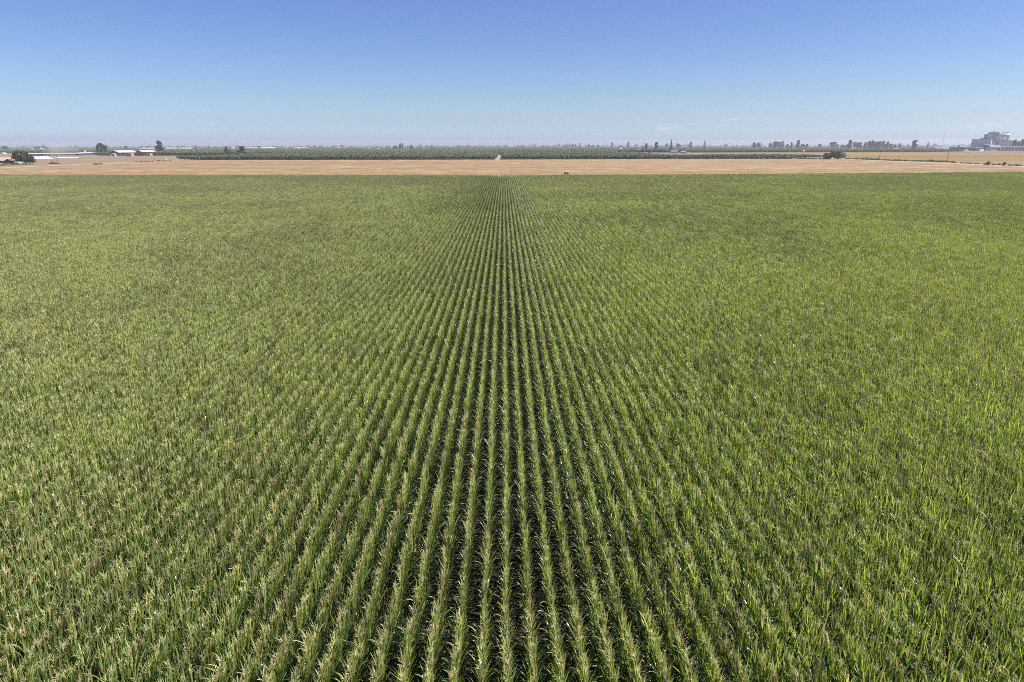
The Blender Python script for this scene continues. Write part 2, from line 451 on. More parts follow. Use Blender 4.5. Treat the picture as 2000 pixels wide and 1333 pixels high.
def corn_parts(rng, x=0.0, y=0.0):
    """stalk, foliage, tassel of one plant (three MBs)"""
    st, fo, ta = MB(), MB(), MB()
    h = rng.uniform(1.96, 2.36)
    pv = rng.gauss(0, 0.12)
    lx, ly = rng.gauss(0, 0.03), rng.gauss(0, 0.03)
    at_h = lambda z: (x + lx * z / 2, y + ly * z / 2, z)
    st.tube([at_h(0), at_h(h * 0.5), at_h(h), at_h(h + 0.06)], [0.014, 0.012, 0.007, 0.006], 4, 0, rng.random())
    phi = rng.uniform(0, math.pi) if rng.random() < 0.5 else rng.gauss(0, 0.6)
    n = 12
    for i in range(n):
        f = i / (n - 1)
        z = 0.45 + (h - 0.45) * (f ** 0.9) * 0.985
        az = phi + math.pi * (i % 2) + rng.gauss(0, 0.5 + 0.5 * f)
        mid = math.exp(-((f - 0.45) / 0.38) ** 2)
        L = (0.46 + 0.36 * mid + (0.14 if f > 0.6 else 0)) * rng.uniform(0.85, 1.15)
        W = (0.050 + 0.038 * mid) * rng.uniform(0.85, 1.15)
        el0 = R(54 + 30 * f + rng.gauss(0, 6))
        el1 = R(min(-58 + 178 * f, 74) + rng.gauss(0, 16))
        if rng.random() < 0.10: el1 -= R(70)
        v = min(0.93, max(0.0, 0.06 + pv + 0.72 * f + rng.gauss(0, 0.16)))  # lower leaves bluer green, coloured darker still to deepen the shade in the gaps
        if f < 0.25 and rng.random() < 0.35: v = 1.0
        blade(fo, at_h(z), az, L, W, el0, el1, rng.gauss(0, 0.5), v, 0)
    # tassel: a central spike and a whorl of thin side branches
    tv = min(1.0, max(0.0, rng.gauss(0.45, 0.28)))
    bx, by, bz = at_h(h + 0.03)
    top = rng.uniform(0.30, 0.42)
    ta.tube([(bx, by, bz), (bx + lx * .1, by + ly * .1, bz + top * 0.5), (bx + rng.gauss(0, .03), by + rng.gauss(0, .03), bz + top)], [0.006, 0.008, 0.004], 3, 0, tv)
    for k in range(rng.randint(6, 11)):
        a = rng.uniform(0, 2 * math.pi)
        l_ = rng.uniform(0.16, 0.30)
        z0 = bz + rng.uniform(0.02, 0.14)
        e0, e1 = R(rng.uniform(50, 82)), R(rng.uniform(15, 75))
        p1 = (bx + math.cos(a) * math.cos(e0) * l_ * .5, by + math.sin(a) * math.cos(e0) * l_ * .5, z0 + math.sin(e0) * l_ * .5)
        p2 = (p1[0] + math.cos(a) * math.cos(e1) * l_ * .5, p1[1] + math.sin(a) * math.cos(e1) * l_ * .5, p1[2] + math.sin(e1) * l_ * .5)
        ta.tube([(bx, by, z0), p1, p2], [0.0040, 0.0060, 0.0028], 3, 0, min(1, max(0, tv + rng.gauss(0, .06))))
    return st, fo, ta

def merge(mbs, mis):
    o = MB()
    for mb, mi in zip(mbs, mis):
        b = len(o.v)
        o.v += mb.v; o.f += [tuple(b + i for i in f) for f in mb.f]; o.m += [mi] * len(mb.f); o.a += mb.a
    return o

ROW, PSP = 0.762, 0.165
ROW0 = P(991, 1333, 2.45)[0]
rngc = random.Random(11)
def clump_collection(cname, length, count):
    col = bpy.data.collections.new(cname)
    for k in range(count):
        mbs, mis = [], []
        npl = int(round(length / PSP))
        for i in range(npl):
            if rngc.random() < 0.06: continue
            st, fo, ta = corn_parts(rngc, rngc.gauss(0, 0.016), (i + 0.5) * length / npl + rngc.gauss(0, 0.03) - length / 2)
            mbs += [st, fo, ta]; mis += [0, 1, 2]
        me = merge(mbs, mis).mesh("corn_clump", [M['corn_stalk'], M['corn_leaf'], M['tassel']])
        col.objects.link(bpy.data.objects.new("clump_%03d" % k, me))
    return col

def scatter(name, pts, rot, scl, vid, tint, col, label=None):
    """ONE stuff object: a point cloud whose geometry nodes put a plant on every point"""
    me = bpy.data.meshes.new(name)
    n = len(pts)
    me.vertices.add(n)
    me.vertices.foreach_set("co", np.asarray(pts, np.float32).ravel())
    for nm, typ, arr, key in (("rot", 'FLOAT_VECTOR', rot, "vector"), ("scl", 'FLOAT_VECTOR', scl, "vector"),
                              ("vid", 'INT', vid, "value"), ("tint", 'FLOAT', tint, "value")):
        a = me.attributes.new(nm, typ, 'POINT')
        a.data.foreach_set(key, np.asarray(arr, np.int32 if typ == 'INT' else np.float32).ravel())
    o = link(bpy.data.objects.new(name, me))
    ng = bpy.data.node_groups.new(name + "_nodes", 'GeometryNodeTree')
    ng.interface.new_socket("Geometry", in_out='INPUT', socket_type='NodeSocketGeometry')
    ng.interface.new_socket("Geometry", in_out='OUTPUT', socket_type='NodeSocketGeometry')
    N, L = ng.nodes, ng.links
    gi, go = N.new("NodeGroupInput"), N.new("NodeGroupOutput")
    ci = N.new("GeometryNodeCollectionInfo")
    ci.inputs["Collection"].default_value = col
    ci.inputs["Separate Children"].default_value = True
    ci.inputs["Reset Children"].default_value = True
    ip = N.new("GeometryNodeInstanceOnPoints")
    ip.inputs["Pick Instance"].default_value = True
    def attr(nm, dt):
        a = N.new("GeometryNodeInputNamedAttribute"); a.data_type = dt
        a.inputs["Name"].default_value = nm
        return a.outputs["Attribute"]
    er = N.new("FunctionNodeEulerToRotation")
    L.new(attr("rot", 'FLOAT_VECTOR'), er.inputs[0])
    L.new(gi.outputs[0], ip.inputs["Points"])
    L.new(ci.outputs[0], ip.inputs["Instance"])
    L.new(attr("vid", 'INT'), ip.inputs["Instance Index"])
    L.new(er.outputs[0], ip.inputs["Rotation"])
    L.new(attr("scl", 'FLOAT_VECTOR'), ip.inputs["Scale"])
    L.new(ip.outputs[0], go.inputs[0])
    md = o.modifiers.new("plants", 'NODES')
    md.node_group = ng
    return tag(o, label, None, None, 'stuff')

nrng = np.random.default_rng(5)
def fnoise(x, y, sx, sy, seed):
    """cheap smooth value noise 0..1"""
    r = np.random.default_rng(seed)
    g = r.random((64, 64))
    u, v = x / sx + 1000.3, y / sy + 1000.7
    i, j = np.floor(u).astype(int), np.floor(v).astype(int)
    a, b = u - i, v - j
    a = a * a * (3 - 2 * a); b = b * b * (3 - 2 * b)
    g_ = lambda p, q: g[p % 64, q % 64]
    return (g_(i, j) * (1 - a) + g_(i + 1, j) * a) * (1 - b) + (g_(i, j + 1) * (1 - a) + g_(i + 1, j + 1) * a) * b

# far edge of the corn, read off where its last tassels show
edge_px = [(-260, 342.2), (0, 342.0), (500, 342.0), (1000, 341.8), (1300, 340.8), (1630, 338.8), (1870, 336.6), (2000, 335.6), (2260, 334)]
edge_w = np.array([P(a, b, 2.45)[:2] for a, b in edge_px])
def corn_far(x): return np.interp(x, edge_w[:, 0], edge_w[:, 1])

Y_NEAR = 9.0
IND_Y0, IND_Y1 = 0.0, 0.0
NK_NEAR, NK_FAR = 26, 14
def build_corn():
    near = clump_collection("corn_row_pieces", 0.99, NK_NEAR)
    far = clump_collection("corn_row_lengths", 2.97, NK_FAR)
    for c, lab, y0, y1, seg, nk in ((near, 'near', Y_NEAR, 108.99, 0.99, NK_NEAR), (far, 'far', 108.99, 420.0, 2.97, NK_FAR)):
        ys = np.arange(y0 + seg / 2, y1, seg)
        K = np.arange(-620, 621)
        X, Y = np.meshgrid(ROW0 + K * ROW, ys)
        X, Y = X.ravel(), Y.ravel()
        ok = (np.abs(X) < 0.80 * (Y + 4) + 11) & (Y < corn_far(X) - seg / 2 - 2.2 * fnoise(X, Y * 0, 2.3, 1.0, 31))
        if lab == 'near':   # the first strip is planted one by one
            ok &= ~individual_mask(X, Y)
        X, Y = X[ok], Y[ok]
        n = len(X)
        flip = nrng.random(n) < 0.5
        wob = (fnoise(X * 0 + np.round(X / ROW), Y, 1.0, 14.0, 3) - 0.5) * 0.06
        lowf = fnoise(X, Y, 26, 34, 8) * 0.45 + fnoise(X, Y, 7, 9, 9) * 0.3 + 0.125
        pts = np.stack([X + wob, Y, np.zeros(n) + gz(X, Y)], 1)
        rot = np.stack([np.zeros(n), np.zeros(n), np.where(flip, math.pi, 0.0) + nrng.normal(0, 0.015, n)], 1)
        hz = 0.935 + 0.08 * lowf + nrng.normal(0, 0.025, n)
        scl = np.stack([nrng.uniform(0.76, 0.96, n), np.ones(n), hz], 1)
        tint = np.clip(lowf * 1.0 + nrng.normal(0, 0.22, n) - 0.02 - 0.42 * np.clip((Y - 50) / 260, 0, 1), 0, 1)   # far rows tinted darker and browner, standing in for shadow among their tassels
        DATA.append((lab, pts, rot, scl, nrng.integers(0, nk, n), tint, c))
DATA = []
N_IND = 300
# the 300 plants that show largest: the strip of row pieces nearest the bottom edge
seg0 = 0.99
IND = []
def individual_mask(X, Y):
    return np.array([(round((x - ROW0) / ROW), round(y, 2)) in IND_CELLS for x, y in zip(X, Y)])
CMi = np.array(CM.to_3x3()).T
def project(x, y, z):
    c = CMi @ np.array([x, y, z - CAM_H])
    return 1000 + FPX * c[0] / -c[2], 666.5 - FPX * c[1] / -c[2]
cells = []
for yy in np.arange(Y_NEAR + seg0 / 2, 30, seg0):
    for k in range(-32, 33):
        x = ROW0 + k * ROW
        u, v = project(x, yy, 2.3)
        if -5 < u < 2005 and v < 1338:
            cells.append((math.hypot(x, yy, CAM_H - 2.3), k, round(float(yy), 2)))
cells.sort()
cells = cells[:N_IND // 6]
IND_CELLS = {(k, y) for _, k, y in cells}
build_corn()
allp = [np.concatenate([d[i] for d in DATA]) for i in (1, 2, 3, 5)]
col_all = bpy.data.collections.new("corn_row_stock")
for d in DATA:
    for o in d[6].objects:
        col_all.objects.link(o)
        o.name = ("a_" if d[0] == 'near' else "b_") + o.name
vid = np.concatenate([DATA[0][4], DATA[1][4] + NK_NEAR])
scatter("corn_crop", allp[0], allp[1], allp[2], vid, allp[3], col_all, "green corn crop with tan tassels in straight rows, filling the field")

ORD = ["", "first", "second", "third", "fourth", "fifth", "sixth", "seventh", "eighth", "ninth", "tenth", "eleventh", "twelfth", "thirteenth", "fourteenth",
       "fifteenth", "sixteenth", "seventeenth", "eighteenth", "nineteenth", "twentieth", "twenty-first", "twenty-second", "twenty-third", "twenty-fourth", "twenty-fifth"]
def row_label(k):
    if k == 0: return "tall corn plant with tan tassel at the bottom edge, in the middle row"
    return "tall corn plant with tan tassel at the bottom edge, %s row %s of the middle" % (ORD[abs(k)], "left" if k < 0 else "right")
rngp = random.Random(77)
protos = []
for i in range(14):
    st, fo, ta = corn_parts(rngp)
    protos.append((st.mesh("stalk", [M['corn_stalk']]), fo.mesh("foliage", [M['corn_leaf']]), ta.mesh("tassel", [M['tassel']])))
for _, k, yy in cells:
    for i in range(6):
        x = ROW0 + k * ROW + rngp.gauss(0, 0.025)
        y = yy - seg0 / 2 + (i + 0.5) * PSP + rngp.gauss(0, 0.03)
        t = thing("corn_plant", row_label(k), "corn plant", (x, y, 0), rngp.choice([0, math.pi]) + rngp.gauss(0, 0.2), "corn plants along the near edge")
        s = rngp.uniform(0.95, 1.05)
        t.scale = (s, s, s)
        pr = rngp.choice(protos)
        tv = rngp.uniform(0.2, 0.8)
        for nm, me in zip(("stalk", "foliage", "tassel"), pr):
            o = link(bpy.data.objects.new(nm, me), t)
            o["tint"] = tv
#@@REST
# ------------------------------------------------------------------ trees
def tree_meshes(kind, seed, n, leaf, q):
    """crown and trunk meshes of a tree one unit high and one unit wide"""
    r = random.Random(seed)
    lobes = []                                  # centre, radii
    if kind == 'round':
        for _ in range(9):
            a, d = r.uniform(0, 6.28), r.uniform(0.05, 0.27)
            z = r.uniform(0.34, 0.80)
            s = r.uniform(0.16, 0.24)
            lobes.append(((math.cos(a) * d, math.sin(a) * d, z), (s, s, s * r.uniform(0.8, 1.05))))
        lobes.append(((0, 0, 0.62), (0.30, 0.30, 0.30)))
    elif kind == 'broad':
        for _ in range(13):
            a, d = r.uniform(0, 6.28), r.uniform(0.1, 0.34)
            z = 0.30 + r.random() * (0.52 - d * 0.6) + 0.06
            s = r.uniform(0.13, 0.20)
            lobes.append(((math.cos(a) * d, math.sin(a) * d, z), (s, s, s * 1.25)))
        lobes.append(((0, 0, 0.55), (0.34, 0.34, 0.33)))
    elif kind == 'tall':
        z = 0.24
        while z < 0.95:
            k = 1 - abs(z - 0.5) * 1.1
            for _ in range(2):
                a, d = r.uniform(0, 6.28), r.uniform(0.05, 0.27) * k
                s = r.uniform(0.12, 0.22) * (0.65 + 0.5 * k)
                lobes.append(((math.cos(a) * d, math.sin(a) * d, z + r.uniform(-.04, .04)), (s, s, s * 0.55)))
            z += r.uniform(0.07, 0.12)
    elif kind == 'poplar':
        z = 0.12
        while z < 0.95:
            w = 0.33 * (1 - ((z - 0.42) / 0.62) ** 2) + 0.06
            a, d = r.uniform(0, 6.28), r.uniform(0.0, 0.14)
            lobes.append(((math.cos(a) * d, math.sin(a) * d, z), (w, w, 0.09)))
            z += 0.07
    elif kind == 'cypress':
        z = 0.05
        while z < 0.985:
            w = 0.42 * (1 - z) ** 0.75 + 0.035
            a, d = r.uniform(0, 6.28), r.uniform(0.03, 0.13) * (1 - z)
            w *= r.uniform(0.7, 1.15)
            lobes.append(((math.cos(a) * d, math.sin(a) * d, z), (w, w, 0.045)))
            z += 0.05
    elif kind == 'bush':
        for _ in range(14):
            a, d = r.uniform(0, 6.28), r.uniform(0.0, 0.33)
            z = 0.16 + r.random() * (0.62 - d * 0.7)
            s = r.uniform(0.13, 0.20)
            lobes.append(((math.cos(a) * d, math.sin(a) * d, z), (s, s, s * 1.15)))
        lobes.append(((0, 0, 0.42), (0.33, 0.33, 0.36)))
    elif kind == 'orchard':
        for _ in range(6):
            a, d = r.uniform(0, 6.28), r.uniform(0.08, 0.25)
            s = r.uniform(0.18, 0.26)
            lobes.append(((math.cos(a) * d, math.sin(a) * d, r.uniform(0.42, 0.76)), (s, s, s * .9)))
        lobes.append(((0, 0, 0.62), (0.28, 0.28, 0.28)))
    wts = [l[1][0] * l[1][0] for l in lobes]
    cr = MB()
    lobev = [r.gauss(0.0, 0.12) for _ in lobes]
    for _ in range(n):
        li = r.choices(range(len(lobes)), wts)[0]
        c, rad = lobes[li]
        d = Vector((r.gauss(0, 1), r.gauss(0, 1), r.gauss(0, 1))).normalized()
        f = r.uniform(0.72, 1.08) if r.random() < 0.93 else r.uniform(1.05, 1.3)
        p = Vector((c[0] + d.x * rad[0] * f, c[1] + d.y * rad[1] * f, c[2] + d.z * rad[2] * f))
        nn = (d * 0.9 + Vector((r.gauss(0, .6), r.gauss(0, .6), r.gauss(0, .6)))).normalized()
        u = nn.cross(Vector((r.gauss(0, 1), r.gauss(0, 1), r.gauss(0, 1)))).normalized()
        w = nn.cross(u)
        s = leaf * r.uniform(0.6, 1.3)
        v = min(1, max(0, 0.5 + lobev[li] + r.gauss(0, 0.2)))
        sz = s * q
        e1 = Vector((u.x * s, u.y * s, u.z * sz)); e2 = Vector((w.x * s, w.y * s, w.z * sz)) * 0.7
        cr.add([p - e1, p - e2 * r.uniform(.7, 1.2), p + e1, p + e2 * r.uniform(.7, 1.2)], [(0, 1, 2, 3)], 0, [v] * 4)
    arr = np.array(cr.v)
    sx = 0.5 / np.percentile(np.abs(arr[:, :2]), 97)
    sz = 1.0 / np.percentile(arr[:, 2], 99.3)
    cr.v = [(a * sx, b * sx, c * sz) for a, b, c in cr.v]
    lobes = [((c[0] * sx, c[1] * sx, c[2] * sz), rad) for c, rad in lobes]
    tr = MB()
    top = 0.62 if kind in ('round', 'broad', 'orchard', 'bush') else 0.9
    base_r = {'orchard': .035, 'bush': .05, 'cypress': .05, 'poplar': .05}.get(kind, .035)
    bx, by = r.gauss(0, .012), r.gauss(0, .012)
    tr.tube([(0, 0, -0.01), (bx, by, top * .35), (bx * 1.5, by * 1.5, top * .7), (0, 0, top)], [base_r, base_r * .75, base_r * .5, base_r * .15], 6)
    if kind not in ('cypress', 'poplar'):
        for k in range(5):
            c, rad = lobes[k % len(lobes)]
            z0 = top * (0.28 + 0.08 * k)
            tr.tube([(bx, by, z0), (c[0] * .55, c[1] * .55, z0 + (c[2] - z0) * .45), c], [base_r * .5, base_r * .35, base_r * .1], 5)
    return cr, tr

TREES = {}
def tree_stock(kind, leafmat, count, n, leaf, q):
    L = []
    for k in range(count):
        cr, tr = tree_meshes(kind, hash_seed(kind, k), n, leaf, q)
        L.append((cr.mesh("crown", [M[leafmat]]), tr.mesh("trunk", [M['bark']])))
    TREES[(kind, leafmat)] = L
def hash_seed(kind, k): return sum(ord(c) * (i + 3) for i, c in enumerate(kind)) * 31 + k * 977
rngt = random.Random(4)
_tree_i = [0]
def tree(name, kind, leafmat, label, px, ytop, D, wpx, group=None, lift=0.0, cat="tree"):
    """a tree at photo column px, forward distance D, its top at photo row ytop, wpx pixels wide"""
    if (kind, leafmat) not in TREES:
        n, lf, q = {'round': (420, .075, 1), 'broad': (1500, .045, 1.3), 'tall': (560, .10, .5), 'poplar': (300, .13, .4),
                    'cypress': (420, .12, .3), 'bush': (1900, .04, 1.2), 'orchard': (130, .11, 1)}[kind]
        tree_stock(kind, leafmat, 4, n, lf, q)
    stock = TREES[(kind, leafmat)]
    X = XD(px, D)
    h = max(3.0, ZD(px, ytop, D))
    d = math.hypot(X, D)
    w = wpx / FPX * d * math.cos(math.atan2(abs(X), D)) * 0.86
    t = thing(name, label, cat, (X, D, gz(X, D) + lift), rngt.uniform(0, 6.28), group)
    t.scale = (w, w, h)
    cr, tr = stock[_tree_i[0] % len(stock)]
    _tree_i[0] += 1
    link(bpy.data.objects.new("trunk", tr), t)
    link(bpy.data.objects.new("crown", cr), t)
    return t

# --- beside the red barn
DT = D_of(40, 321.5)
tree("broadleaf_tree", 'broad', 'dark_leaf', "large dark tree beside the red-roofed barn, left of the three by it", 31, 295, DT, 19, "dark trees by the barn")
tree("broadleaf_tree", 'broad', 'dark_leaf', "large dark tree by the red-roofed barn, middle one of the three", 42, 295.6, DT + 6, 21, "dark trees by the barn")
tree("broadleaf_tree", 'broad', 'dark_leaf', "low dark tree furthest from the red barn, drooping to the right of two taller ones", 53, 303.5, DT + 2, 19, "dark trees by the barn")
# --- left farm
tree("eucalyptus_tree", 'tall', 'grey_leaf', "left of three tall trees clumped behind the long white dairy barn", 190.5, 281.5, 1500, 9, "trees behind the dairy barn")
tree("eucalyptus_tree", 'tall', 'grey_leaf', "tallest, middle one of three trees clumped behind the long white dairy barn", 197, 279.6, 1520, 10, "trees behind the dairy barn")
tree("eucalyptus_tree", 'tall', 'grey_leaf', "right, lower one of three trees clumped behind the long white dairy barn", 204, 283.4, 1510, 12, "trees behind the dairy barn")
tree("eucalyptus_tree", 'tall', 'dark_leaf', "tall leaning dark tree at the right end of the open hay sheds", 311, 275.5, D_of(311, 302), 15)
tree("shade_tree", 'round', 'grey_leaf', "small pointed tree left of the silver tank trailer", 441, 286.5, 1290, 7)
tree("shade_tree", 'bush', 'grey_leaf', "squat round tree directly left of the silver tank trailer", 447, 293.0, 1275, 16)
tree("shade_tree", 'tall', 'dark_leaf', "two-humped taller tree right of the silver tank trailer", 472, 286, 1280, 14)
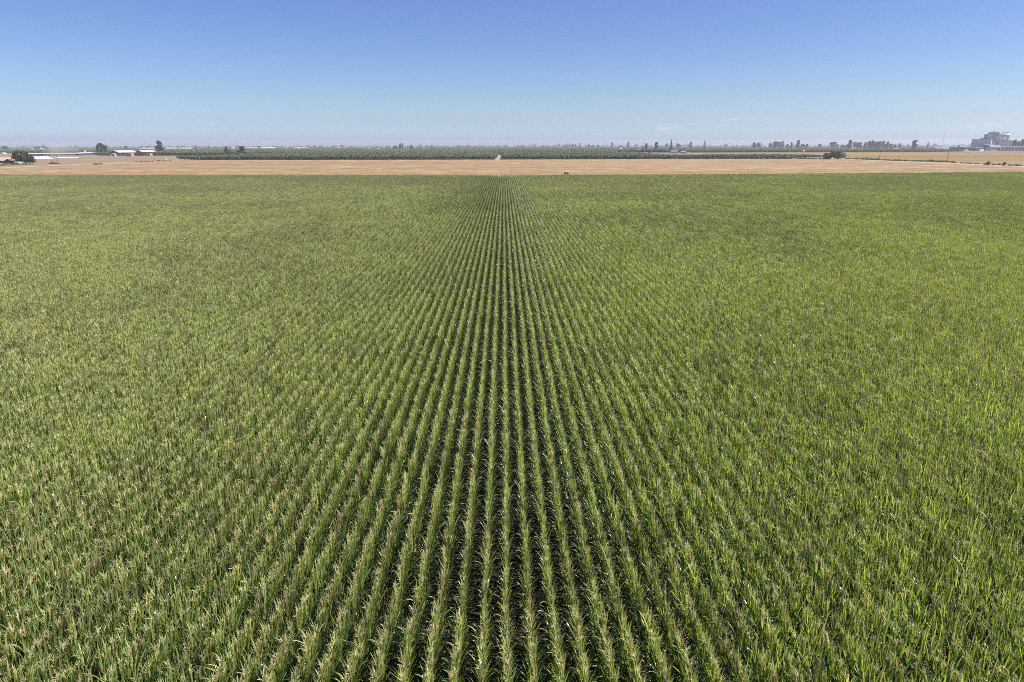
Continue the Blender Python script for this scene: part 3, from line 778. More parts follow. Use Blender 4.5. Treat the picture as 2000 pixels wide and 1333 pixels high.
# --- skyline trees: px, top row, distance, width, kind, material, name, label
sky = [
 (10, 285.6, 3200, 12, 'round', 'grey_leaf', 'shade_tree', "low round tree on the skyline above the red-roofed barn"),
 (69, 286.9, 3600, 7, 'round', 'grey_leaf', 'shade_tree', "small round tree on the left skyline beside white farm roofs"),
 (76, 287.0, 3600, 5, 'round', 'grey_leaf', 'shade_tree', "tiny bushy tree on the left skyline touching the pair of slim trees"),
 (83, 283.0, 3600, 3.2, 'poplar', 'grey_leaf', 'poplar_tree', "left one of two slim upright trees on the skyline near the left edge"),
 (87, 284.0, 3600, 2.8, 'poplar', 'grey_leaf', 'poplar_tree', "right one of two slim upright trees on the skyline near the left edge"),
 (92, 287.2, 3700, 5, 'round', 'grey_leaf', 'shade_tree', "tiny round tree on the skyline right of the two slim left trees"),
 (246, 285.4, 3300, 8, 'round', 'grey_leaf', 'shade_tree', "round tree on the skyline above the first open hay shed"),
 (277, 286.0, 3600, 6, 'round', 'grey_leaf', 'shade_tree', "small round tree on the skyline above the second hay shed"),
 (287, 285.8, 3700, 8, 'round', 'grey_leaf', 'shade_tree', "flat round skyline tree just left of the tall leaning tree"),
 (346, 285.0, 4200, 7, 'round', 'grey_leaf', 'shade_tree', "dark clump tree at the left end of the long pale far roof"),
 (355, 284.8, 4400, 5, 'round', 'grey_leaf', 'shade_tree', "rounded tree rising behind the long pale far roof"),
 (376, 285.0, 4300, 5, 'round', 'grey_leaf', 'shade_tree', "left of two small trees past the right end of the long far roof"),
 (383, 284.6, 4300, 5, 'round', 'grey_leaf', 'shade_tree', "right of two small trees past the right end of the long far roof"),
 (407, 285.4, 4300, 6, 'round', 'grey_leaf', 'shade_tree', "lone small tree on the skyline between the far roof and the tank trailer"),
 (505, 285.2, 4300, 7, 'round', 'grey_leaf', 'shade_tree', "small tree at the left end of the far pale barn roof"),
 (601, 284.8, 4300, 6, 'round', 'grey_leaf', 'shade_tree', "left one of three small skyline trees over the left orchard"),
 (615, 284.4, 4300, 7, 'round', 'grey_leaf', 'shade_tree', "middle one of three small skyline trees over the left orchard"),
 (625, 285.2, 4000, 6, 'round', 'grey_leaf', 'shade_tree', "right, darkest of three small skyline trees over the left orchard"),
 (760, 283.8, 2900, 3.2, 'cypress', 'dark_leaf', 'cypress_tree', "small slim pointed dark tree left of the twin tall trees"),
 (770, 285.0, 2750, 6, 'round', 'dark_leaf', 'shade_tree', "left one of two low round trees beside the twin tall trees"),
 (774.5, 285.0, 2750, 5, 'round', 'dark_leaf', 'shade_tree', "right one of two low round trees beside the twin tall trees"),
 (781.5, 280.8, 2700, 7, 'tall', 'dark_leaf', 'eucalyptus_tree', "wider left one of the twin tall trees above the left orchard"),
 (786.3, 280.4, 2700, 3.4, 'tall', 'dark_leaf', 'eucalyptus_tree', "slim right one of the twin tall trees above the left orchard"),
 (803.5, 284.4, 2800, 7.5, 'round', 'dark_leaf', 'shade_tree', "single round dark tree right of the twin tall trees"),
 (844, 283.8, 3300, 6, 'round', 'grey_leaf', 'shade_tree', "single round pale tree on the skyline between the twin trees and the lane"),
 (897, 284.4, 4600, 4, 'round', 'grey_leaf', 'shade_tree', "tiny round tree on the skyline well left of the dirt lane"),
 (930, 285.0, 4600, 5, 'round', 'grey_leaf', 'shade_tree', "low tiny tree on the skyline left of the dirt lane"),
 (943, 285.0, 4700, 3, 'round', 'grey_leaf', 'shade_tree', "speck of a tree on the skyline just left of the dirt lane"),
 (975, 284.4, 4500, 4, 'round', 'grey_leaf', 'shade_tree', "tiny round tree on the skyline straight above the dirt lane"),
 (990, 283.8, 4600, 2, 'poplar', 'grey_leaf', 'poplar_tree', "tiny slim tree on the skyline just right of the dirt lane"),
 (1006, 283.6, 4600, 2, 'poplar', 'grey_leaf', 'poplar_tree', "second tiny slim tree on the skyline right of the dirt lane"),
 (1020, 284.2, 4700, 6, 'round', 'grey_leaf', 'shade_tree', "low tree on the skyline left of the pair of slim far trees"),
 (1039, 281.6, 4300, 2.4, 'poplar', 'grey_leaf', 'poplar_tree', "left slim tree of the far pair right of the lane"),
 (1044, 281.4, 4300, 4, 'poplar', 'grey_leaf', 'poplar_tree', "wider tree of the far pair right of the lane"),
 (1103, 282.8, 4500, 7, 'tall', 'grey_leaf', 'eucalyptus_tree', "first tree of the hazy skyline clump right of centre"),
 (1108, 282.2, 4500, 4, 'tall', 'grey_leaf', 'eucalyptus_tree', "taller second tree of the hazy skyline clump right of centre"),
 (1112.5, 282.4, 4450, 3, 'tall', 'grey_leaf', 'eucalyptus_tree', "narrow tree between two groups of the hazy skyline clump"),
 (1118, 281.8, 4450, 6, 'tall', 'grey_leaf', 'eucalyptus_tree', "bushy tree left of the tallest in the hazy skyline clump"),
 (1124, 282.0, 4450, 5, 'tall', 'grey_leaf', 'eucalyptus_tree', "tree directly left of the tallest in the hazy skyline clump"),
 (1132.5, 280.2, 4300, 4, 'tall', 'grey_leaf', 'eucalyptus_tree', "tallest tree of the hazy skyline clump right of centre"),
 (1143, 282.6, 4200, 3, 'tall', 'grey_leaf', 'eucalyptus_tree', "slim tree right of the tallest in the hazy skyline clump"),
 (1150.5, 282.2, 4000, 4.5, 'round', 'grey_leaf', 'shade_tree', "left of three darker round trees ending the hazy skyline clump"),
 (1158, 283.4, 4000, 6, 'round', 'grey_leaf', 'shade_tree', "middle of three darker round trees ending the hazy skyline clump"),
 (1168, 283.2, 4000, 6, 'round', 'grey_leaf', 'shade_tree', "right of three darker round trees ending the hazy skyline clump"),
 (1195.5, 278.4, 3600, 5, 'tall', 'grey_leaf', 'eucalyptus_tree', "first lone tall tree right of the hazy skyline clump"),
 (1212, 283.6, 4300, 4, 'round', 'grey_leaf', 'shade_tree', "tiny low tree between the two lone tall skyline trees"),
 (1227, 278.0, 3600, 5.5, 'tall', 'grey_leaf', 'eucalyptus_tree', "second lone tall tree right of the hazy skyline clump"),
 (1244, 280.6, 3500, 3, 'poplar', 'grey_leaf', 'poplar_tree', "slim small skyline tree left of the farmstead trees"),
 (1255.5, 284.0, 1900, 3.4, 'poplar', 'dark_leaf', 'poplar_tree', "short upright dark tree at the left of the farmstead"),
 (1262.5, 279.8, 1880, 5.5, 'tall', 'dark_leaf', 'eucalyptus_tree', "tall dark tree over the left end of the farmstead"),
 (1281.5, 278.0, 1880, 8, 'tall', 'dark_leaf', 'eucalyptus_tree', "tall leaning tree behind the middle of the farmstead"),
 (1302, 281.0, 3400, 6, 'round', 'grey_leaf', 'shade_tree', "pale hazy tree immediately left of the dark cypress"),
 (1311, 273.6, 1600, 6.5, 'cypress', 'dark_leaf', 'cypress_tree', "tall narrow dark cypress, the tallest tree by the farmhouse"),
 (1323, 279.6, 3000, 5.5, 'round', 'grey_leaf', 'shade_tree', "left round half of the hazy pair right of the dark cypress"),
 (1327, 281.8, 3000, 4.5, 'round', 'grey_leaf', 'shade_tree', "right lower half of the hazy pair right of the dark cypress"),
 (1349.5, 277.8, 3000, 6, 'tall', 'grey_leaf', 'eucalyptus_tree', "spindle-shaped grey tree midway right of the dark cypress"),
 (1376.5, 276.6, 3000, 5, 'poplar', 'grey_leaf', 'poplar_tree', "blunt column-shaped tree on the skyline right of the spindle-shaped one"),
 (1408, 281.4, 4800, 2, 'poplar', 'grey_leaf', 'poplar_tree', "tiny hazy slim tree right of the column-shaped tree"),
 (1440, 283.0, 3600, 3.5, 'cypress', 'grey_leaf', 'cypress_tree', "small pointed tree on the skyline beside a white post"),
 (1473, 278.6, 2700, 8, 'round', 'dark_leaf', 'shade_tree', "left one of two touching round trees on the right skyline"),
 (1481.5, 278.8, 2700, 8, 'round', 'dark_leaf', 'shade_tree', "right one of two touching round trees on the right skyline"),
 (1505, 279.4, 2750, 8, 'round', 'dark_leaf', 'shade_tree', "low left end tree of the dense grove right of the touching pair"),
 (1513.5, 276.8, 2700, 10, 'round', 'dark_leaf', 'shade_tree', "domed second tree of the dense grove right of the touching pair"),
 (1521, 277.6, 2750, 9, 'round', 'dark_leaf', 'shade_tree', "third tree of the dense grove right of the touching pair"),
 (1528, 275.8, 2700, 7, 'tall', 'dark_leaf', 'eucalyptus_tree', "upright right end tree of the dense grove right of the touching pair"),
 (1538, 281.6, 2900, 7, 'round', 'grey_leaf', 'shade_tree', "low round tree in the gap right of the dense grove"),
 (1546, 278.4, 2900, 5, 'tall', 'grey_leaf', 'eucalyptus_tree', "slim grey tree left of the tallest feathery one"),
 (1558.5, 274.6, 2700, 9, 'tall', 'dark_leaf', 'eucalyptus_tree', "tall feathery tree standing up between the grove and low trees"),
 (1568, 281.4, 2900, 8, 'round', 'grey_leaf', 'shade_tree', "low round tree at the right foot of the tall feathery tree"),
 (1576, 281.6, 2900, 6, 'round', 'grey_leaf', 'shade_tree', "smaller low tree second to the right of the tall feathery tree"),
 (1601, 281.2, 3100, 7, 'round', 'grey_leaf', 'shade_tree', "square-topped small tree alone left of the big dome tree"),
 (1627, 277.6, 2800, 15, 'round', 'grey_leaf', 'shade_tree', "large dome-shaped tree alone above the two near bushy trees"),
 (1635, 281.8, 2900, 6, 'round', 'grey_leaf', 'shade_tree', "small tree tucked against the right of the large dome tree"),
 (1645, 283.0, 2900, 8, 'round', 'grey_leaf', 'shade_tree', "low scrubby tree right of the large dome tree"),
 (1652, 283.2, 2800, 6, 'round', 'grey_leaf', 'shade_tree', "low scrubby tree left of the tall forked tree"),
 (1660, 274.2, 2500, 10, 'tall', 'dark_leaf', 'eucalyptus_tree', "tall forked tree at the left end of the long grove"),
 (1670, 277.4, 2550, 9, 'round', 'dark_leaf', 'shade_tree', "rounded tree right next to the tall forked tree"),
 (1676, 278.6, 2550, 8, 'round', 'dark_leaf', 'shade_tree', "low dense tree left of the notch in the long grove"),
 (1681, 277.8, 2500, 5, 'tall', 'dark_leaf', 'eucalyptus_tree', "narrow tree at the notch in the long grove"),
 (1690, 278.0, 2500, 7, 'tall', 'dark_leaf', 'eucalyptus_tree', "feathery tree right of the notch in the long grove"),
 (1697, 275.4, 2450, 9, 'tall', 'dark_leaf', 'eucalyptus_tree', "peaked tree at the left of the long grove's main mass"),
 (1703.5, 274.8, 2450, 9, 'tall', 'dark_leaf', 'eucalyptus_tree', "highest tree in the long grove's main mass"),
 (1711, 277.0, 2450, 10, 'round', 'dark_leaf', 'shade_tree', "broad tree in the middle of the long grove"),
 (1718, 276.4, 2450, 10, 'round', 'dark_leaf', 'shade_tree', "broad flat-topped tree right of the middle of the long grove"),
 (1725.5, 276.0, 2450, 9, 'tall', 'dark_leaf', 'eucalyptus_tree', "ragged tree second from the right end of the long grove"),
 (1733, 277.2, 2450, 8, 'tall', 'dark_leaf', 'eucalyptus_tree', "outward-leaning tree at the right end of the long grove"),
 (1740, 281.2, 2500, 7, 'round', 'grey_leaf', 'shade_tree', "lower round tree just off the right end of the long grove"),
 (1748, 282.4, 2500, 7, 'round', 'grey_leaf', 'shade_tree', "second lower tree off the right end of the long grove"),
 (1757, 280.4, 3000, 6, 'round', 'grey_leaf', 'shade_tree', "faint tree between the long grove and the single tall round one"),
 (1774, 282.0, 4000, 5, 'round', 'grey_leaf', 'shade_tree', "very faint tree left of the single tall round one"),
 (1785.5, 273.8, 2050, 11, 'tall', 'dark_leaf', 'eucalyptus_tree', "single tall round-headed tree left of the lattice mast"),
 (1812, 278.6, 2900, 5, 'poplar', 'grey_leaf', 'poplar_tree', "short stubby tree between the tall round-headed tree and the mast"),
 (1872, 283.2, 2900, 6, 'round', 'grey_leaf', 'shade_tree', "tiny tree between the white tanks and the mill building"),
 (1981.5, 273.4, 1960, 9, 'round', 'dark_leaf', 'shade_tree', "round tree immediately right of the feed mill"),
 (1988, 276.0, 1970, 5, 'round', 'dark_leaf', 'shade_tree', "small thin tree between two fuller ones right of the mill"),
 (1997, 272.2, 1960, 12, 'round', 'dark_leaf', 'shade_tree', "full dark tree at the right edge beyond the feed mill"),
]
for px, yt, D, w, kd, mt, nm, lb in sky:
    tree(nm, kd, mt, lb, px, yt, D, w, "trees along the skyline" if D > 2200 else None)

# --- two big bushy trees in front of the tan field
DB = P(1638, 311.6)[1]
tree("bushy_tree", 'bush', 'dark_leaf', "smaller dark bushy tree left of its larger neighbour by the tan field", 1618.5, 299.6, DB + 4, 19, "near bushy trees")
tree("bushy_tree", 'bush', 'bright_leaf', "bigger green bushy tree on the edge of the tan field", 1638.5, 294.6, DB, 27, "near bushy trees")

# --- farmstead hedge row
rngh = random.Random(9)
for i in range(15):
    px = 1233 + i * 4.9
    yt = 292.5 + rngh.uniform(-0.5, 1.2)
    D = P(px, 300.3)[1] + rngh.uniform(-15, 15)
    tree("hedge_tree", 'round', 'grey_leaf' if i % 3 else 'dark_leaf',
         "low bushy tree in the hedge row fronting the farmstead, %s from its left end" % ORD[i + 1], px, yt, D, 8.5, "hedge trees in front of the farmstead")
tree("shade_tree", 'round', 'dark_leaf', "dark round tree against the left wall of the grey farmhouse", 1306, 293.6, P(1306, 299.8)[1], 10)
tree("shade_tree", 'round', 'dark_leaf', "dark round tree against the right wall of the grey farmhouse", 1328, 292.6, P(1328, 300)[1], 8)
tree("shade_tree", 'round', 'dark_leaf', "low dark tree closing the far end of the dirt lane", 980, 297.6, 1484, 4.5)

# ------------------------------------------------------------------ orchards
OT = []
for k in range(6):
    cr, tr = tree_meshes('orchard', 500 + k, 150, .10, 1)
    OT.append(merge([tr, cr], [0, 1]).mesh("orchard_tree", [M['bark'], M['orchard_leaf']]))
col_o = bpy.data.collections.new("orchard_stock")
for k, me in enumerate(OT):
    col_o.objects.link(bpy.data.objects.new("o_%02d" % k, me))
ocr = [tree_meshes('orchard', 500 + k, 150, .10, 1) for k in range(6)]
ocr = [(c.mesh("crown", [M['orchard_leaf']]), t.mesh("trunk", [M['bark']])) for c, t in ocr]
opts, oscl, otint, orot = [], [], [], []
def block(x0, x1, y0, y1, sx, sy, h, w, tint, skip_front=0, hvar=0.10, miss=0.02):
    xs = np.arange(x0 + sx / 2, x1, sx); ys = np.arange(y0 + skip_front * sy, y1, sy)
    X, Y = np.meshgrid(xs, ys); X, Y = X.ravel(), Y.ravel()
    vis = (np.abs(X - Y * 0.011) < 0.82 * Y + 40) & (nrng.random(len(X)) > miss)
    X, Y = X[vis], Y[vis]; n = len(X)
    X = X + nrng.normal(0, 0.25, n); Y = Y + nrng.normal(0, 0.25, n)
    lf = fnoise(X, Y, 60, 60, 21) - 0.5
    hh = h * (1 + hvar * nrng.normal(0, 1, n) + 0.2 * lf); ww = w * (1 + 0.08 * nrng.normal(0, 1, n) + 0.15 * lf)
    opts.append(np.stack([X, Y, gz(X, Y)], 1)); oscl.append(np.stack([ww, ww, hh], 1))
    otint.append(np.clip(tint + nrng.normal(0, 0.15, n) + 0.25 * lf, 0, 1))
    orot.append(np.stack([np.zeros(n), np.zeros(n), nrng.uniform(0, 6.28, n)], 1))
SX, SY = 6.1, 6.4
block(-406, -10.6, Y_ORCH, 1268, SX, SY, 5.4, 6.9, 0.40, 2, 0.05)
block(-2.4, 215, Y_ORCH, 1268, SX, SY, 5.4, 6.9, 0.40, 2, 0.05)
block(215, 366, Y_ORCH, 950, SX, SY, 5.2, 6.8, 0.42, 2, 0.05)
block(366, 406, Y_ORCH + 22, 950, SX, SY, 4.6, 6.4, 0.42, 0, 0.06)
block(-760, 210, 1320, 2520, 6.4, 6.8, 6.6, 7.4, 0.85, 0, 0.06)
block(440, 1080, 1650, 1960, 6.4, 6.8, 5.4, 6.2, 0.30)
block(210, 780, 1720, 2200, 6.4, 6.8, 5.4, 6.2, 0.55)
block(-760, 640, 2600, 3300, 8, 8, 6.0, 7.8, 0.45)
block(-1850, -770, 1960, 3000, 8, 8, 5.5, 7.5, 0.95)
block(-2700, -800, 3030, 3900, 9, 9, 6.0, 8.6, 0.7)
block(-780, 900, 3320, 4600, 10, 10, 6.0, 9.5, 0.35)
block(700, 2100, 2200, 2950, 8.5, 8.5, 5.6, 8.0, 0.4)
block(940, 2600, 2950, 4000, 10, 10, 5.6, 9.4, 0.55)
op = np.concatenate(opts)
scatter("orchard", op, np.concatenate(orot), np.concatenate(oscl), nrng.integers(0, 6, len(op)), np.concatenate(otint), col_o,
        "grey-green almond orchards in rows stretching back to the skyline")
n_o = 0
for row in range(2):
    for x0, x1, lab in ((-406, -10.6, "left of the dirt lane"), (-2.4, 366, "right of the dirt lane")):
        x = x0 + SX / 2
        while x < x1:
            if rngt.random() > 0.02 and n_o < 300:
                lb = ("small grey-green orchard tree in the front row " if row == 0 else "small grey-green orchard tree in the second row from the stubble, ") + lab
                k = rngt.randrange(6)
                X, Y = x + rngt.gauss(0, .25), Y_ORCH + row * SY + rngt.gauss(0, .3)
                t = thing("orchard_tree", lb, "orchard tree", (X, Y, gz(X, Y)), rngt.uniform(0, 6.28), "orchard trees facing the stubble")
                s = rngt.uniform(0.92, 1.08) * 6.7
                t.scale = (s, s, 5.3 * rngt.uniform(.88, 1.1) * (0.8 if x > 340 else 1))
                link(bpy.data.objects.new("trunk", ocr[k][1]), t)
                o = link(bpy.data.objects.new("crown", ocr[k][0]), t)
                o["tint"] = rngt.uniform(0.15, 0.6)
                n_o += 1
            x += SX
# far shelter belts that read as one mass on the skyline
bp, bs, bt = [], [], []
for D, x0, x1, n, hh in ((5200, -4200, 4200, 420, 11), (6400, -5200, 5200, 520, 12), (8000, -6500, 6500, 600, 13), (10500, -8500, 8500, 600, 14)):
    X = nrng.uniform(x0, x1, n); Y = D + nrng.normal(0, 250, n)
    bp.append(np.stack([X, Y, gz(X, Y)], 1))
    h_ = hh * np.exp(nrng.normal(0, 0.35, n)); w_ = nrng.uniform(14, 34, n)
    bs.append(np.stack([w_, w_, h_], 1)); bt.append(nrng.random(n))
bp = np.concatenate(bp)
col_b = bpy.data.collections.new("belt_stock")
for k in range(4):
    cr, tr = tree_meshes('round', 900 + k, 160, .11, 1)
    col_b.objects.link(bpy.data.objects.new("b_%02d" % k, merge([tr, cr], [0, 1]).mesh("belt_tree", [M['bark'], M['grey_leaf']])))
scatter("far_woods", bp, np.stack([bp[:, 0] * 0, bp[:, 0] * 0, nrng.uniform(0, 6, len(bp))], 1), np.concatenate(bs), nrng.integers(0, 4, len(bp)),
        np.concatenate(bt), col_b, "hazy line of far trees along the horizon")

# ------------------------------------------------------------------ roadside weeds
wd = []
def weeds(pxs, ys, n, hh, spread):
    for _ in range(n):
        f = rngt.random() * (len(pxs) - 1)
        i = min(int(f), len(pxs) - 2); f -= i
        x, y, _z = P(pxs[i] + (pxs[i + 1] - pxs[i]) * f, ys[i] + (ys[i + 1] - ys[i]) * f)
        x += rngt.gauss(0, spread); y += rngt.gauss(0, spread)
        wd.append((x, y, hh * math.exp(rngt.gauss(0, 0.35))))
weeds([1652, 1690, 1700], [311.4, 312.0, 312.4], 200, 1.0, 1.6)
weeds([1705, 1740, 1775, 1815, 1850], [313.2, 314.0, 315.2, 316.2, 316.6], 300, 0.9, 1.8)
weeds([1850, 1920, 1998], [317.5, 322, 325], 50, 0.8, 2.0)
weeds([183, 204], [322.0, 321.4], 26, 0.7, 1.0)
weeds([262, 300, 332], [317.3, 315.6, 314.2], 120, 0.5, 1.4)
weeds([96, 112], [321, 320.5], 30, 0.9, 1.2)
weeds([0, 22, 60], [324, 323.0, 321.6], 160, 0.7, 2.0)
weeds([1560, 1610], [310.9, 311.2], 90, 1.0, 1.2)
col_w = bpy.data.collections.new("weed_stock")
for k in range(4):
    cr, tr = tree_meshes('bush', 300 + k, 130, .12, 1.2)
    col_w.objects.link(bpy.data.objects.new("w_%02d" % k, cr.mesh("weed", [M['weed_leaf']])))
wa = np.array(wd)
scatter("weeds", np.stack([wa[:, 0], wa[:, 1], gz(wa[:, 0], wa[:, 1])], 1), np.stack([wa[:, 0] * 0, wa[:, 0] * 0, nrng.uniform(0, 6, len(wa))], 1),
        np.stack([wa[:, 2] * 1.9, wa[:, 2] * 1.9, wa[:, 2]], 1), nrng.integers(0, 4, len(wa)), nrng.random(len(wa)), col_w,
        "straggling green and dry weeds along the farm roads")
for px, py, w, lb in ((1937, 322.6, 8, "low brown-green shrub on the pale verge beside the tan field"), (1969, 324.2, 7, "lower shrub nearest the right edge on the pale verge")):
    tree("shrub", 'bush', 'weed_leaf', lb, px, py - 3.6, P(px, py)[1], w, None, 0, "shrub")

# ------------------------------------------------------------------ buildings
def base(px, py): x, y, z = P(px, py); return x, y, z
def m_per_px(px, D):
    a = XD(px - .5, D); b = XD(px + .5, D)
    return b - a

# red-roofed barn at the left edge
D = P(14, 321.3)[1]; s = m_per_px(14, D)
X0 = XD(-42, D); X1 = XD(22, D)
b = thing("red_barn", "red-roofed open barn with a small gabled porch at the left edge", "barn", (X0, D, gz(X0, D)))
W_ = X1 - X0
mb = MB(); mb.box(0, W_, 9.7, 10, 0, 3.2); mb.box(0, .3, 0, 9.7, 0, 3.2); mb.box(W_ - .3, W_, 0, 9.7, 0, 3.2); mb.build("wall", M['cream_wall'], b)
MB().gable(-1, W_ + 1, -1.2, 11.5, 3.5, 6.6, 'x', .25).build("roof", M['rust_roof'], b)
pm = MB(); [pm.box(q, q + .25, -.9, -.65, 0, 3.25) for q in np.arange(0.5, W_, 4.2)]; pm.build("post", M['wood_pole'], b)
gx = XD(14.5, D) - X0
g = MB().gable(gx - 3.2, gx + 3.2, -4.5, 1.5, 3.3, 5.2, 'y', .22).build("porch_roof", M['red_roof'], b)
MB().box(gx - 2.8, gx + 2.8, -4.2, -4.0, 2.6, 3.2).build("fascia", M['red_roof'], g)
tag(MB().cyl(0, 0, 0, ZD(14, 304.5, D + 14), .22, .12, 8).build("utility_pole", M['wood_pole'], None, (XD(14, D + 14), D + 14, gz(XD(14, D), D))), "wooden pole standing up behind the red-roofed barn", "pole")

# long white dairy barn
def long_barn(name, label, cat, p0, p1, ytop0, depth, wallh, roofm, wallm, rise, posts=True, group=None):
    """p0, p1: photo pixels of the two ends of the front wall's foot"""
    x0, y0, z0 = P(*p0); x1, y1, z1 = P(*p1)
    L = math.hypot(x1 - x0, y1 - y0); a = math.atan2(y1 - y0, x1 - x0)
    t = thing(name, label, cat, (x0, y0, z0), a, group)
    w = MB(); w.box(0, L, depth - .3, depth, 0, wallh); w.box(0, .4, 0, depth - .3, 0, wallh); w.box(L - .4, L, 0, depth - .3, 0, wallh)
    w.build("wall", wallm, t)
    MB().gable(-1.5, L + 1.5, -1.8, depth + 1.8, wallh + .35, wallh + .35 + rise, 'x', .3).build("roof", roofm, t)
    if posts:
        pm = MB()
        for q in np.arange(3, L - 1, 7.0): pm.box(q, q + .3, -.3, 0, 0, wallh)
        pm.build("post", M['steel'], t)
        MB().box(.4, L - .4, 2.0, 2.3, 0, 1.2).build("feed_rail", M['steel'], t)
    return t, L, a
t, L, a = long_barn("dairy_barn", "very long white-roofed open dairy barn right of the dark trees", "barn", (52, 305.6), (160, 304.0), 299, 18, 3.3, M['white_roof'], M['cream_wall'], 1.3)
MB().box(-9, -1.8, 2, 20, 0, 6).build("end_block", M['white_wall'], t)
long_barn("dairy_barn", "thin grey-roofed barn trailing from the white dairy barn towards the hay sheds", "barn", (162, 303.4), (222, 301.8), 298, 16, 3.2, M['steel'], M['grey_wall'], 1.8)
x, y, z = P(166.5, 299.8)
t = thing("storage_silo", "white upright silo standing behind the thin grey barn", "silo", (x, y, z))
hs = ZD(166.5, 294.2, y)
MB().cyl(0, 0, 0, hs * .86, 2.0, None, 20).build("tank", M['white_wall'], t)
MB().cyl(0, 0, hs * .86, hs, 2.0, .4, 20).build("cap", M['white_roof'], t)
# plastic-covered silage piles
def pile(label, p0, p1, depth, h):
    x0, y0, z0 = P(*p0); x1, y1, _ = P(*p1)
    L = math.hypot(x1 - x0, y1 - y0)
    mb = MB(); nx, ny = 60, 8
    vs, fs = [], []
    r = random.Random(int(p0[0] * 7))
    for j in range(ny + 1):
        for i in range(nx + 1):
            u, v = i / nx, j / ny
            e = min(1, min(u, 1 - u) * 9) * math.sin(math.pi * min(1, max(0, v))) ** .6
            vs.append((u * L, v * depth, h * e * (1 + r.gauss(0, .04)) - .05))
    for j in range(ny):
        for i in range(nx):
            k = j * (nx + 1) + i
            fs.append((k, k + 1, k + nx + 2, k + nx + 1))
    mb.add(vs, fs)
    o = mb.build("silage_pile", M['tarp'], None, (x0, y0, z0))
    o.rotation_euler.z = math.atan2(y1 - y0, x1 - x0)
    tag(o, label, "silage pile")
pile("wide white plastic-covered silage pile in front of the long dairy barn", (53, 311.2), (106, 310.6), 36, 3.2)
pile("thin white plastic-covered silage pile trailing right of the wide one", (110, 309.4), (157, 308.6), 10, 1.2)
# open hay sheds
def shed(label, pa, pb, ytop, depth_px_back, wallh, rise):
    x0, y0, z0 = P(*pa); x1, y1, _ = P(*pb)
    W = x1 - x0
    t = thing("hay_shed", label, "hay shed", (x0, y0, z0), 0, "open hay sheds")
    dp = depth_px_back
    MB().gable(-1, W + 1, -1, dp + 1, wallh, wallh + rise, 'y', .3).build("roof", M['white_roof'], t)
    pm = MB()
    for yy in np.arange(0.2, dp, 8):
        for xx in (0.2, W - .5): pm.box(xx, xx + .3, yy, yy + .3, 0, wallh - .32 + .02)
    pm.build("post", M['steel'], t)
    g = MB()
    g.add([(0, 0, wallh - .3), (W, 0, wallh - .3), (W / 2, 0, wallh + rise - .4), (0, .2, wallh - .3), (W, .2, wallh - .3), (W / 2, .2, wallh + rise - .4)],
          [(0, 1, 2), (5, 4, 3), (0, 3, 4, 1), (1, 4, 5, 2), (2, 5, 3, 0)])
    g.build("gable", M['dark_metal'], t)
    mb = MB(); mb.box(0, .15, 0, dp, wallh * .35, wallh - .35); mb.build("wall", M['grey_wall'], t)
    return t, W
D1 = P(225, 305.8)[1]
shed("first open hay shed with a pale roof, nearer the long dairy barn", (216, 305.9), (241, 305.6), 294, 62, 6.5, 3.6)
shed("second open hay shed with a pale roof, beside the tall leaning tree", (267, 304.9), (284, 304.7), 293, 52, 6.6, 3.2)
def stack(label, p0, p1, h, dp, seed):
    x0, y0, z0 = P(*p0); x1, y1, _ = P(*p1)
    W = x1 - x0; mb = MB(); r = random.Random(seed)
    bw = 2.4; n = max(1, int(W / bw)); nz = max(1, int(h / 1.2))
    for i in range(n):
        for k in range(nz - (1 if r.random() < .25 else 0)):
            for j in range(max(1, int(dp / 2.4))):
                dx, dy = r.uniform(-.05, .05), r.uniform(-.08, .08)
                mb.box(i * bw + dx + .03, (i + 1) * bw + dx - .03, j * 2.4 + dy + .03, (j + 1) * 2.4 + dy - .03, k * 1.2 + .01 * k, (k + 1) * 1.2 - .03 + .01 * k)
    tag(mb.build("hay_stack", M['hay'], None, (x0, y0, z0)), label, "hay stack", "hay stacks")
stack("orange-brown hay stack in front of the first open hay shed", (248.5, 306.4), (265, 306.2), 6.2, 10, 1)
stack("smaller orange-brown hay stack beside the second open hay shed", (285.5, 305.0), (298, 304.9), 5.0, 10, 2)
x, y, z = P(221, 306.2)
t = thing("farm_hut", "small lilac-grey hut under the gable of the first hay shed", "hut", (x - 4, y - 3, z))
MB().box(0, 8.5, 0, 6, 0, 4.2).build("wall", M['grey_wall'], t)
MB().gable(-.4, 8.9, -.4, 6.4, 4.45, 5.6, 'y', .2).build("roof", M['steel'], t)
MB().box(2.2, 4.0, -.06, -.003, .02, 2.8).build("door", M['white_wall'], t)
# silver tank trailer
x, y, z = P(462, 301.6)
t = thing("tank_trailer", "long silver tank trailer with a white rounded end between two trees", "tank trailer", (x - 9, y, z))
mb = MB(); mb.tube([(0, 0, 2.4), (.5, 0, 2.4), (17, 0, 2.4), (17.4, 0, 2.4)], [1.0, 1.5, 1.5, 1.0], 16); mb.build("tank", M['steel'], t)
mb = MB(); mb.tube([(17.4, 0, 2.3), (18.2, 0, 2.3), (19.6, 0, 2.2)], [1.5, 1.8, 1.2], 14); mb.build("end_cap", M['white_wall'], t)
for q in (2, 3.5, 14, 15.5):
    w = MB(); w.tube([(q, -1.2, .55), (q, 1.2, .55)], .55, 14); w.build("wheel", M['rubber'], t)
